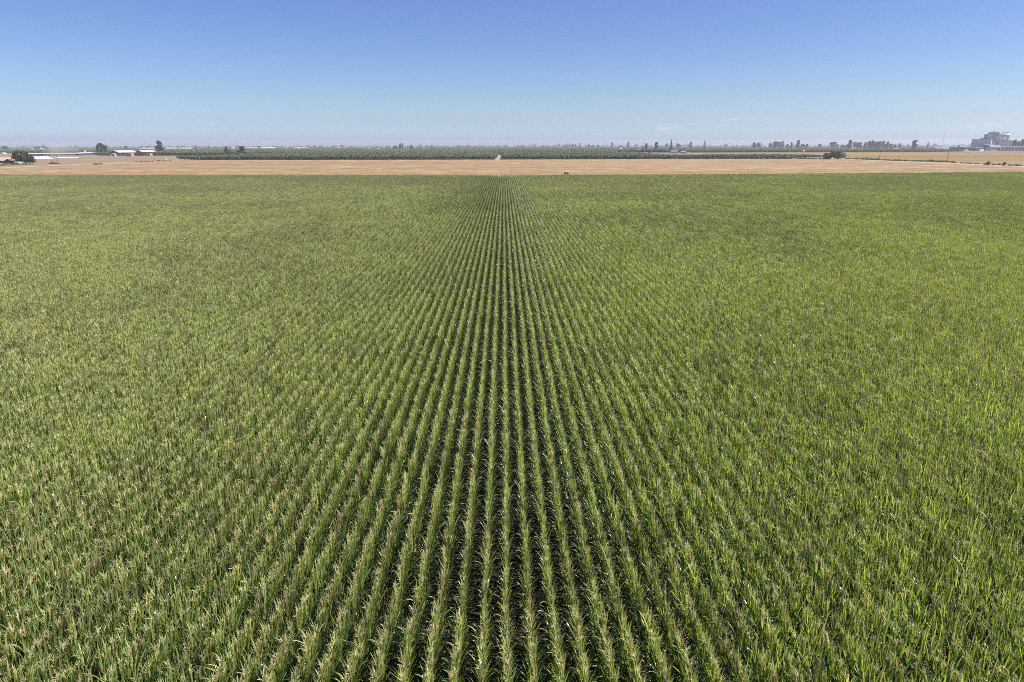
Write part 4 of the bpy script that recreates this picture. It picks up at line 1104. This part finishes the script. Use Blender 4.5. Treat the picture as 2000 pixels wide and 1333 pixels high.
# far pale barn roofs
for k, (p0, p1, D, dp, lb) in enumerate((((271, 291), (308, 290.5), 2700, 60, "far pale barn roof seen just left of the tall leaning tree"),
                              ((314, 290.5), (343, 290), 2800, 50, "far pale barn roof seen just right of the tall leaning tree"),
                              ((348, 291.5), (372, 291), 2600, 50, "brightest far barn roof left of the tank trailer"),
                              ((478, 290), (500, 289.6), 3300, 60, "far pale barn roof right of the tank trailer"),
                              ((508, 290), (535, 289.6), 3300, 60, "far pale barn roof with a bright right end"),
                              ((575, 289), (600, 288.6), 3400, 40, "low distant barn roof over the left orchard"))):
    xa, xb = XD(p0[0], D), XD(p1[0], D)
    t = thing("far_barn", lb, "barn", (xa, D, gz(xa, D)), 0, "far pale barn roofs")
    MB().box(0, xb - xa, 0, dp, 0, 6.6).build("wall", M['cream_wall'], t)
    MB().gable(-2, xb - xa + 2, -2, dp + 2, 7, 12, 'x', .4).build("roof", M['white_roof'] if k == 4 else M['dull_roof'], t)
# small far white farm buildings
def cottage(px, py, wpx, hpx, label, D=None, wallm='white_wall', roofm='white_roof', name="farm_building", cat="farm building", group="small far farm buildings", depth=10):
    if D is None: x, D, z = P(px, py)
    s = m_per_px(px, D); x = XD(px, D)
    W, H = wpx * s, max(2.6, hpx * s)
    t = thing(name, label, cat, (x - W / 2, D, gz(x, D)), 0, group)
    MB().box(0, W, 0, depth, 0, H * .68).build("wall", M[wallm], t)
    MB().gable(-.4, W + .4, -.6, depth + .6, H * .68 + .25, H, 'x', .2).build("roof", M[roofm], t)
    dm = MB(); dm.box(W * .42, W * .58, -.08, -.003, .02, H * .5); dm.build("door", M['dark_gap'], t)
    return t
for px, y0, w, h, D, lb in ((61.5, 289.6, 3, 5.2, 3000, "tiny white roof on the left skyline, left of the slim trees"),
                     (79.5, 289.4, 5, 5.2, 3000, "small white farm building among the slim trees on the left skyline"),
                     (1.5, 298, 4, 3.2, 1700, "white roof at the very left edge above the red-roofed barn"),
                     (453, 289, 4, 6, 2900, "bright white building on the skyline above the tank trailer"),
                     (582, 289, 3.5, 5, 2900, "bright white shed on the skyline above the left orchard"),
                     (720, 290.5, 4, 5, 2500, "small white shed left of a longer one above the left orchard"),
                     (738, 290.2, 6, 5, 2500, "longer white shed above the left orchard near the pointed tree"),
                     (1140, 288.6, 4, 5, 3200, "white speck of a building below the hazy skyline clump"),
                     (1213, 292, 4, 6, 2150, "pale building standing in the orchard left of the farmstead"),
                     (1668, 289, 6, 5, 2250, "pinkish white building in front of the long grove's left end"),
                     (1753, 292, 8, 5, 1900, "white shed in the line of white sheds left of the mast"),
                     (1815, 293.4, 10, 4.5, 1750, "widest white shed between the single tall tree and the mast")):
    cottage(px, y0, w, h, lb, D)
cottage(1248, 293, 12, 5, "long low cream shed at the left of the farmstead behind the hedge", 1900, 'cream_wall', 'dull_roof')
# farmhouse
x, D, z = P(1317, 300.2)
s = m_per_px(1317, D); W = 13 * s
t = thing("farmhouse", "grey-roofed single-storey farmhouse beside the dark cypress", "house", (x - W / 2, D, z))
MB().box(0, W, 0, 11, 0, 3.4).build("wall", M['grey_wall'], t)
r_ = MB().gable(-.7, W + .7, -1.2, 12.2, 3.7, 6.9, 'x', .25).build("roof", M['slate_roof'], t)
MB().box(W * .7, W * .7 + .9, 4.2, 5.0, 5.6, 7.8).build("chimney", M['concrete'], r_)
MB().box(W * .45, W * .45 + 1.2, -.07, -.003, .05, 2.3).build("door", M['white_wall'], t)
for q in (.12, .28, .72):
    f = MB().box(W * q, W * q + 1.5, -.07, -.003, 1.1, 2.4).build("window", M['white_wall'], t)
    MB().box(W * q + .12, W * q + 1.38, -.10, -.073, 1.22, 2.28).build("pane", M['glass'], f)
cottage(1336, 300.4, 9, 4.4, "cream outbuilding right of the grey farmhouse", None, 'cream_wall', 'dull_roof', depth=8)
cottage(1344.5, 300.6, 3.4, 3.0, "small white outbuilding right of the cream outbuilding", None, depth=5)
x, D, z = P(1362, 298)
t = thing("lean_to_shed", "white slanting lean-to roof alone in the orchard right of the farmhouse", "shed", (x - 5, D, z))
pm = MB(); [pm.box(q, q + .3, r0, r0 + .3, 0, 3.2 + q * .22) for q in (0, 10) for r0 in (0, 7)]; pm.build("post", M['steel'], t)
MB().add([(-.6, -.6, 3.3), (10.8, -.6, 5.7), (10.8, 7.8, 5.7), (-.6, 7.8, 3.3), (-.6, -.6, 3.55), (10.8, -.6, 5.95), (10.8, 7.8, 5.95), (-.6, 7.8, 3.55)],
         [(0, 3, 2, 1), (4, 5, 6, 7), (0, 1, 5, 4), (1, 2, 6, 5), (2, 3, 7, 6), (3, 0, 4, 7)]).build("roof", M['white_roof'], t)
cottage(1571.5, 298.2, 3.6, 3.8, "small cream hut with a white pipe beside it on the tan strip", None, 'cream_wall', 'cream_wall', depth=5)
x, D, z = P(1580, 296.2)
tag(MB().tube([(-5.5, 0, 1.2), (5.5, 0, 1.2)], .5, 10).add([(-4, -.3, -.05), (-3.6, -.3, -.05), (-3.6, .3, -.05), (-4, .3, -.05), (-4, -.3, 1), (-3.6, -.3, 1), (-3.6, .3, 1), (-4, .3, 1)],
    [(0, 1, 5, 4), (1, 2, 6, 5), (2, 3, 7, 6), (3, 0, 4, 7)]).build("water_pipe", M['tarp'], None, (x, D, z)), "white raised pipe right of the small cream hut", "pipe")
# row of pale pallets / boxes in front of the right orchard end
for i in range(9):
    px = 1572 + i * 4.6
    x, y, z = P(px, 310.2)
    t = thing("bee_box_pallet", "pale square box in the row left of the bushy trees, %s from the left" % ORD[i + 1], "box", (x, y, z), R(-48) + rngt.uniform(-.2, .2), "pale boxes along the orchard end")
    MB().box(-.95, .95, -.95, .95, 0, .16).build("pallet", M['wood_pole'], t)
    MB().box(-.9, .9, -.9, .9, .163, 1.5).build("box", M['white_wall'], t)
    MB().box(-.95, .95, -.95, .95, 1.503, 1.62).build("lid", M['white_roof'], t)

# ------------------------------------------------------------------ poles and posts
def pole(px, pyb, pyt, label, arm=0, lean=0.0, r0=.25, m='wood_pole', group="utility poles", name="utility_pole", cat="pole"):
    x, y, z = P(px, pyb); h = ZD(px, pyt, y)
    t = thing(name, label, cat, (x, y, z), 0, group)
    MB().tube([(0, 0, -.1), (lean * .5, 0, h * .5), (lean, 0, h)], [r0, r0 * .85, r0 * .65], 8).build("shaft", M[m], t)
    for k in range(arm):
        c = MB().box(lean - 1.2, lean + 1.2, -.3, -.15, h - .5 - k * 1.0, h - .32 - k * 1.0).build("crossarm", M[m], t)
        for q in (-1.1, -.45, .45, 1.1): MB().cyl(lean + q, -.22, h - .318 - k, h - .12 - k, .06, .04, 6).build("insulator", M['white_wall'], c)
    return t
pole(102, 320.5, 303, "left one of two weathered poles in the dirt lot", 1, -.8)
pole(115, 321.8, 301.5, "leaning right one of two weathered poles in the dirt lot", 1, -1.2)
pole(248.5, 320.0, 305, "thin pole in front of the orange hay stack", 0, 0, .13)
pole(317, 313, 302, "lamp pole with a pale head right of the hay sheds", 0, 0, .12)
pole(347.5, 313, 303, "thin pole standing in the left tip of the orchard", 0, 0, .12)
pole(1717, 312.2, 292.5, "tall pole with a crossarm at the edge of the tan field", 2, .3)
pole(1726.5, 312.4, 305, "short thin post right of the tall crossarm pole", 0, 0, .1)
pole(1848.5, 316.6, 297, "single pole alone at the right of the tan field", 0, .8)
pole(1436.5, 293, 287.5, "pale post standing in the orchard by the small pointed tree", 0, 0, .22, 'white_wall')
pole(325, 313, 306, "thick white standpipe at the roadside left of the orchard tip", 0, -.3, .35, 'white_wall', None, "standpipe", "standpipe")
pole(569, 300, 297, "left one of two short pale pipes in the left orchard", 0, 0, .3, 'white_wall', None, "standpipe", "standpipe")
pole(579, 300, 297, "right one of two short pale pipes in the left orchard", 0, 0, .3, 'white_wall', None, "standpipe", "standpipe")
pole(1264, 300.5, 297.6, "short white pipe on the pale strip before the farmstead hedge", 0, 0, .4, 'white_wall', None, "standpipe", "standpipe")

# ------------------------------------------------------------------ vehicles
def car_mesh(kind):
    b = MB()
    if kind == 'truck':                               # tractor and box trailer
        b.box(-7, 4.4, -1.25, 1.25, 1.15, 4.0, 0); b.box(4.8, 6.8, -1.2, 1.2, .7, 3.2, 0); b.box(6.8, 7.6, -1.1, 1.1, .7, 1.9, 0)
        b.box(6.805, 6.83, -1.05, 1.05, 2.0, 2.95, 1)
        for q in (-6, -4.7, 3.2, 4.6, 6.9):
            for yy in (-1.2, .9): b.tube([(q, yy, .5), (q, yy + .3, .5)], .5, 12, 2)
    else:
        hh = 1.45 if kind == 'car' else 1.75
        b.add([(-2.3, -.9, .35), (2.3, -.9, .35), (2.3, .9, .35), (-2.3, .9, .35), (-2.35, -.9, .85), (2.35, -.9, .8), (2.35, .9, .8), (-2.35, .9, .85)],
              [(0, 3, 2, 1), (4, 5, 6, 7), (0, 1, 5, 4), (1, 2, 6, 5), (2, 3, 7, 6), (3, 0, 4, 7)], 0)
        x0, x1 = (-1.7, 1.2) if kind == 'car' else (-.4, 1.3)
        b.add([(x0, -.85, .86), (x1, -.85, .86), (x1, .85, .86), (x0, .85, .86), (x0 + .4, -.7, hh), (x1 - .6, -.7, hh), (x1 - .6, .7, hh), (x0 + .4, .7, hh)],
              [(0, 1, 5, 4), (1, 2, 6, 5), (2, 3, 7, 6), (3, 0, 4, 7)], 1)
        b.box(x0 + .38, x1 - .58, -.72, .72, hh + .003, hh + .06, 0)
        for q in (-1.45, 1.45):
            for yy in (-.92, .70): b.tube([(q, yy, .34), (q, yy + .22, .34)], .34, 12, 2)
    return b
_cm = {}
def vehicle(kind, colm, px, py, rz, label, name, cat, group, D=None, lift=0.0):
    if (kind, colm) not in _cm:
        _cm[(kind, colm)] = car_mesh(kind).mesh(name, [M[colm], M['glass'], M['rubber']])
    if D is None: x, y, z = P(px, py)
    else: x, y = XD(px, D), D; z = gz(x, y)
    o = link(bpy.data.objects.new(name, _cm[(kind, colm)]))
    o.location = (x, y, z + 0.06 + lift); o.rotation_euler.z = rz
    return tag(o, label, cat, group)
for px, py, rz, kd, cm_, lb in ((3, 321.8, .3, 'pickup', 'car_white', "white pickup parked at the left edge in front of the red-roofed barn"),
                       (10.5, 322.0, .1, 'car', 'car_white', "white car parked second from the left before the red-roofed barn"),
                       (17.5, 321.6, -.1, 'pickup', 'car_white', "white pickup parked right of the barn porch"),
                       (25.5, 321.4, .2, 'car', 'car_white', "white car parked under the left dark tree"),
                       (31, 321.0, .0, 'car', 'car_white', "white car parked furthest right under the dark trees")):
    vehicle(kd, cm_, px, py, rz, lb, "parked_" + kd, kd, "vehicles by the red barn")

# utility vehicle on the track at the far end of the corn
x, y, z = P(1107.5, 341.2); z += .03
y = max(y, 364.0); x = XD(1107.5, y); z = gz(x, y) + .035
t = thing("utility_vehicle", "small dark utility vehicle with a pale canopy at the far edge of the corn", "utility vehicle", (x, y, z), .25)
mb = MB()
mb.box(-1.35, 1.3, -.62, .62, .42, .62); mb.box(-1.4, -.35, -.68, .68, .62, 1.0)
mb.add([(.55, -.6, .62), (1.4, -.55, .62), (1.4, .55, .62), (.55, .6, .62), (.55, -.6, 1.1), (1.4, -.5, .92), (1.4, .5, .92), (.55, .6, 1.1)],
       [(0, 3, 2, 1), (4, 5, 6, 7), (0, 1, 5, 4), (1, 2, 6, 5), (2, 3, 7, 6), (3, 0, 4, 7)])
mb.build("body", M['utv_body'], t)
MB().box(-1.45, .62, -.72, .72, 1.93, 2.16).build("canopy", M['tan_canopy'], t)
for sx in (-.75, .5):
    for sy in (-.6, .55):
        MB().tube([(sx, sy, .95), (sx * .95, sy, 1.93)], .035, 8).build("canopy_post", M['dark_metal'], t)
s_ = MB(); s_.box(-.35, .1, -.55, .55, .62, .95); s_.box(-.42, -.30, -.55, .55, .95, 1.5); s_.build("seat", M['seat'], t)
MB().box(-1.42, -.38, -.70, -.62, 1.0, 1.22).box(-1.42, -.38, .62, .70, 1.0, 1.22).box(-1.45, -1.38, -.62, .62, 1.0, 1.22).build("cargo_rail", M['utv_body'], t)
MB().tube([(.42, .3, .98), (.30, .3, 1.18)], .03, 6).build("steering_column", M['dark_metal'], t)
for q in (-.95, .98):
    for yy in (-.78, .52):
        w = MB().tube([(q, yy, .33), (q, yy + .26, .33)], .33, 16).build("wheel", M['rubber'], t)
        MB().tube([(q, yy - .01, .33), (q, yy + .27, .33)], .17, 10).build("rim", M['steel'], w)

# ------------------------------------------------------------------ feed mill
DM = P(1930, 295.0)[1]
SM = m_per_px(1930, DM)
def mz(py, D=DM, px=1930): return ZD(px, py, D)
def mx(px, D=DM): return XD(px, D)
# big grey warehouse: its left face in shade, its short right face in the sun
wl_, wr_ = mx(1904.5), mx(1932.5)
ang = R(-33)
t = thing("mill_warehouse", "large windowless blue-grey block with a bright white end, left of the mill tower", "warehouse", (wr_, DM - 4, gz(wr_, DM)), 0)
hw = mz(272.8)
# corner nearest the camera at (0,0); long face runs back-left, short face runs right
ca = Vector((math.cos(R(140)), math.sin(R(140)))); cb = Vector((math.cos(R(50)), math.sin(R(50))))
Lw, Ww = 46, 22
def prism_block(mb, o, a, la, b, lb_, z0, z1, mi=0):
    p = [(o[0], o[1]), (o[0] + b.x * lb_, o[1] + b.y * lb_), (o[0] + b.x * lb_ + a.x * la, o[1] + b.y * lb_ + a.y * la), (o[0] + a.x * la, o[1] + a.y * la)]
    mb.add([(x, y, z0) for x, y in p] + [(x, y, z1) for x, y in p], [(0, 3, 2, 1), (4, 5, 6, 7), (0, 1, 5, 4), (1, 2, 6, 5), (2, 3, 7, 6), (3, 0, 4, 7)], mi)
    return mb
prism_block(MB(), (0, 0), ca, Lw, cb, Ww, 0, hw).build("wall", M['pale_panel'], t)
prism_block(MB(), (ca.x * -.4 + cb.x * -.4, ca.y * -.4 + cb.y * -.4), ca, Lw + .8, cb, Ww + .8, hw + .003, hw + .7).build("parapet", M['grey_wall'], t)
MB().box(mx(1904.5) - wr_ - 6, mx(1924) - wr_ - 8, -26, -24, 0, 5.5).build("loading_dock", M['concrete'], t)
# mill tower
tx = mx(1928.5); ty = DM + 25
t = thing("feed_mill", "tall grey concrete feed mill tower with stepped roofs and ducts on top", "feed mill", (tx, ty, gz(tx, ty)))
q = lambda px: XD(px, ty) - tx
hz_ = lambda py: ZD(1945, py, ty)
MB().box(q(1928), q(1936), 0, 20, 0, hz_(262.5)).build("stair_block", M['grey_wall'], t)
MB().box(q(1936.1), q(1947.5), -2, 22, 0, hz_(258.6)).build("main_tower", M['concrete'], t)
MB().box(q(1947.6), q(1959), 0, 22, 0, hz_(262.2)).build("lower_tower", M['concrete'], t)
MB().box(q(1920), q(1928) - .05, 6, 16, hz_(274.5), hz_(269.6)).build("roof_box", M['dark_metal'], t)
MB().box(q(1943), q(1976), -16, -2.1, 0, hz_(274.8)).build("front_block", M['concrete'], t)
MB().box(q(1949), q(1955), -16.6, -16.003, hz_(273), hz_(269)).build("white_hood", M['white_wall'], t)
sil = MB().cyl(q(1966), 6, 0, hz_(264.2), 8.2, None, 28).build("silo", M['concrete'], t)
MB().cyl(q(1966), 6, hz_(264.2) + .003, hz_(261.0), 8.2, 2.0, 28).build("cone", M['steel'], sil)
for k, px in enumerate((1937.5, 1940, 1942.5, 1945.5, 1951.5, 1953.5, 1956)):
    hgt = hz_(258.6 if px < 1948 else 262.2)
    MB().cyl(q(px), 4 + k % 3 * 4, hgt + .003, hgt + (3.4, 2.2, 4.2, 2.6, 4.6, 3.0, 2.2)[k], .9, .7, 8).build("roof_vent", M['dark_metal'], t)
c = MB(); c.tube([(q(1953), 3, hz_(262.2) + 4), (q(1960), 5, hz_(259.6)), (q(1966), 6, hz_(259.4)), (q(1966.5), 6, hz_(261.5))], .7, 8); c.build("duct", M['dark_metal'], t)
c = MB(); c.tube([(q(1964.5), 6, hz_(261.2)), (q(1965), 6, hz_(258.2)), (q(1967), 6, hz_(258.0)), (q(1968), 6, hz_(261))], .6, 8); c.build("duct", M['dark_metal'], t)
for k, px in enumerate((1938.8, 1943, 1950, 1956)):
    MB().box(q(px), q(px) + .5, -2.6 if px < 1947 else -.6, -2.003 if px < 1947 else -.003, hz_(274), hz_(260 if px < 1947 else 264)).build("downpipe", M['dark_metal'], t)
for k in range(4):
    MB().box(q(1936.6), q(1947), -2.25, -2.003, hz_(272 - 3.4 * k), hz_(271.5 - 3.4 * k)).build("walkway", M['dark_metal'], t)
for px in (1946, 1950, 1954, 1958, 1968, 1972):
    for py in (277.5, 281.5):
        MB().box(q(px), q(px) + 1.6, -16.3, -16.003, hz_(py + 1), hz_(py)).build("window", M['dark_gap'], t)
c = MB(); c.tube([(q(1940), -10, hz_(286)), (q(1946), -18, hz_(276))], 1.1, 8); c.build("conveyor", M['steel'], t)
# lower mill sheds
def mill_shed(label, px0, px1, py0, py1, dd, dp, roofm, wallm, rise=2.0, name="mill_shed"):
    D = DM + dd
    x0, x1 = XD(px0, D), XD(px1, D)
    h = ZD((px0 + px1) / 2, py0, D)
    t = thing(name, label, "shed", (x0, D, gz(x0, D)), 0, "sheds around the feed mill")
    W = x1 - x0
    MB().box(0, W, 0, dp, 0, h - rise - .3).build("wall", M[wallm], t)
    MB().gable(-.8, W + .8, -.8, dp + .8, h - rise, h, 'x', .28).build("roof", M[roofm], t)
    om = MB()
    n = max(2, int(W / 9))
    for i in range(n):
        om.box(W * (i + .18) / n, W * (i + .82) / n, -.09, -.003, .1, (h - rise) * .72)
    om.build("doorway", M['dark_gap'], t)
    return t
mill_shed("long low dark-fronted shed right of the white tanks", 1862, 1884, 287.2, 293.5, -10, 16, 'mill_roof', 'dark_metal', 0.9)
mill_shed("low shed with a bright strip of roof below the blue-grey block", 1884.5, 1910, 287.6, 294, -14, 16, 'mill_roof', 'dark_metal', 1.0)
mill_shed("low grey shed under the right half of the blue-grey block", 1911, 1923, 288.6, 294, -24, 12, 'mill_roof', 'grey_wall', 1.0)
mill_shed("dark open bay with a white canopy between the blue-grey block and the tower", 1923, 1942, 282.2, 294, -18, 16, 'mill_roof', 'dark_metal', 1.0)
mill_shed("large pale peaked shed in front of the mill tower", 1936, 1956, 283.6, 294.6, -42, 22, 'mill_roof', 'pale_panel', 5.5)
mill_shed("long pale shed running off the right edge past the mill", 1957, 2030, 285.4, 293.8, -36, 20, 'mill_roof', 'grey_wall', 1.4)
mill_shed("low blue-grey shed just right of the mast", 1829, 1846, 288.6, 293.5, -4, 14, 'grey_wall', 'grey_wall')
# white tanks
for i, px in enumerate((1841.5, 1844.3, 1847.2, 1850, 1852.8, 1855.6, 1858.4)):
    D = DM + 40 + i * 3
    x = XD(px, D); h = ZD(px, 281.6 + .22 * i, D)
    t = thing("storage_tank", "white upright tank in the row right of the mast, %s from the left" % ORD[i + 1], "tank", (x, D, gz(x, D)), 0, "white tanks beside the mast")
    MB().cyl(0, 0, 0, h * .93, 1.55, None, 16).build("shell", M['white_wall'], t)
    MB().cyl(0, 0, h * .93 + .002, h, 1.55, .3, 16).build("cap", M['white_roof'], t)
# lattice mast
D = DM + 20; x = XD(1840.8, D); h = ZD(1840.8, 261.5, D)
t = thing("lattice_mast", "thin lattice radio mast left of the white tanks", "mast", (x, D, gz(x, D)))
mb = MB()
for k in range(3):
    a = k * 2.094
    mb.tube([(math.cos(a) * 1.0, math.sin(a) * 1.0, 0), (math.cos(a) * .5, math.sin(a) * .5, h)], .11, 5)
n = 22
for i in range(n):
    z0, z1 = h * i / n, h * (i + 1) / n
    r0, r1 = 1.0 - .5 * i / n, 1.0 - .5 * (i + 1) / n
    for k in range(3):
        a, b2 = k * 2.094, (k + 1) * 2.094
        mb.tube([(math.cos(a) * r0, math.sin(a) * r0, z0), (math.cos(b2) * r1, math.sin(b2) * r1, z1)], .06, 4)
mb.build("frame", M['steel'], t)
MB().cyl(0, 0, h, h + 2.2, .1, .05, 6).build("antenna", M['steel'], t)
MB().box(-.9, .9, -.9, .9, h * .965, h * .985).build("platform", M['dark_metal'], t)
MB().box(-.8, .8, -.8, .8, h * .78, h * .79).build("platform", M['dark_metal'], t)
# parked vehicles by the mill: a line along the field edge
cols = ['car_white', 'car_grey', 'car_white', 'car_blue', 'car_white', 'car_red', 'car_grey', 'car_white']
names = {'car_white': 'white', 'car_grey': 'grey', 'car_blue': 'blue', 'car_red': 'red'}
for i in range(14):
    px = 1958 + i * 3.3
    cm_ = cols[(i * 3) % 8]
    vehicle('pickup' if i % 4 == 1 else 'car', cm_, px, 296.2 - .15 * (i % 2), R(90) + rngt.uniform(-.1, .1),
            "%s %s in the parking row at the right edge, %s from the left" % (names[cm_], 'pickup' if i % 4 == 1 else 'car', ORD[i + 1]), "parked_" + ('pickup' if i % 4 == 1 else 'car'),
            'pickup' if i % 4 == 1 else 'car', "vehicles parked at the mill")
for i, (px, kd, cm_, lb) in enumerate(((1875.5, 'truck', 'car_white', "white truck in front of the dark-fronted shed"), (1885.5, 'truck', 'car_white', "white truck parked where the two long low sheds meet"),
                   (1898, 'car', 'car_white', "white car before the shed with the bright roof strip"), (1917, 'truck', 'car_white', "white truck below the right half of the blue-grey block"),
                   (1929, 'truck', 'car_grey', "grey truck in front of the dark open bay"), (1941, 'truck', 'car_white', "white truck by the large pale peaked shed"),
                   (1953, 'truck', 'car_red', "dark red truck at the foot of the large pale peaked shed"))):
    vehicle(kd, cm_, px, 295.6, rngt.uniform(-.3, .3), lb, "parked_" + kd, kd, "vehicles parked at the mill")
for px, py, kd, lb in ((1675.5, 291.2, 'truck', "white truck left of two others before the long grove"), (1683.5, 291.8, 'truck', "white truck lowest of the three before the long grove"),
                   (1690.5, 289.9, 'truck', "white truck right of two others before the long grove"), (1770, 293.6, 'truck', "white truck left of the single tall tree's foot"),
                   (1797, 293.2, 'truck', "white truck right of the single tall tree's foot"), (1784.5, 297.6, 'pickup', "small pickup at the far edge of the tan field below the single tall tree")):
    vehicle(kd, 'car_white', px, py, rngt.uniform(-.3, .3), lb, "parked_" + kd, kd, "vehicles on the far road", None)

# ------------------------------------------------------------------ haze and dust
def volume_mat(name, col, dens, aniso):
    m, n, l, out = new_mat(name)
    v = n.new("ShaderNodeVolumePrincipled")
    v.inputs["Color"].default_value = c4(col)
    v.inputs["Density"].default_value = dens
    v.inputs["Anisotropy"].default_value = aniso
    l.new(v.outputs[0], out.inputs["Volume"])
    m.cycles.homogeneous_volume = True
    m.cycles.volume_sampling = 'MULTIPLE_IMPORTANCE'
    return m
HZ = 9000.0
bz = gz(HZ, HZ) - 4
hz_o = MB().box(-HZ, HZ, -HZ * .6, HZ, bz, 66.0).build("haze", volume_mat("haze_air", (0.90, 0.95, 1.0), 0.00008, 0.15))
tag(hz_o, "thin pale haze over the whole valley", None, None, 'stuff')
x, y, z = P(120, 313)
d_ = bpy.data.meshes.new("dust_cloud")
mb = MB()
vs, fs = [], []
nu, nv = 24, 12
for j in range(nv + 1):
    for i in range(nu):
        a, b2 = 2 * math.pi * i / nu, math.pi * j / nv - math.pi / 2
        zz = math.sin(b2)
        k = 1 + .35 * math.sin(3 * a + 1) * math.cos(b2)
        vs.append((math.cos(b2) * math.cos(a) * 17 * k + zz * 5, math.cos(b2) * math.sin(a) * 18 * k, 10 + 9.5 * zz))
for j in range(nv):
    for i in range(nu):
        fs.append((j * nu + i, j * nu + (i + 1) % nu, (j + 1) * nu + (i + 1) % nu, (j + 1) * nu + i))
mb.add(vs, fs)
o = mb.build("dust_cloud", volume_mat("drifting_dust", (0.95, 0.88, 0.80), 0.016, 0.2), None, (x, y, z + .6))
tag(o, "faint plume of pale dust drifting over the dirt lot", None, None, 'stuff')
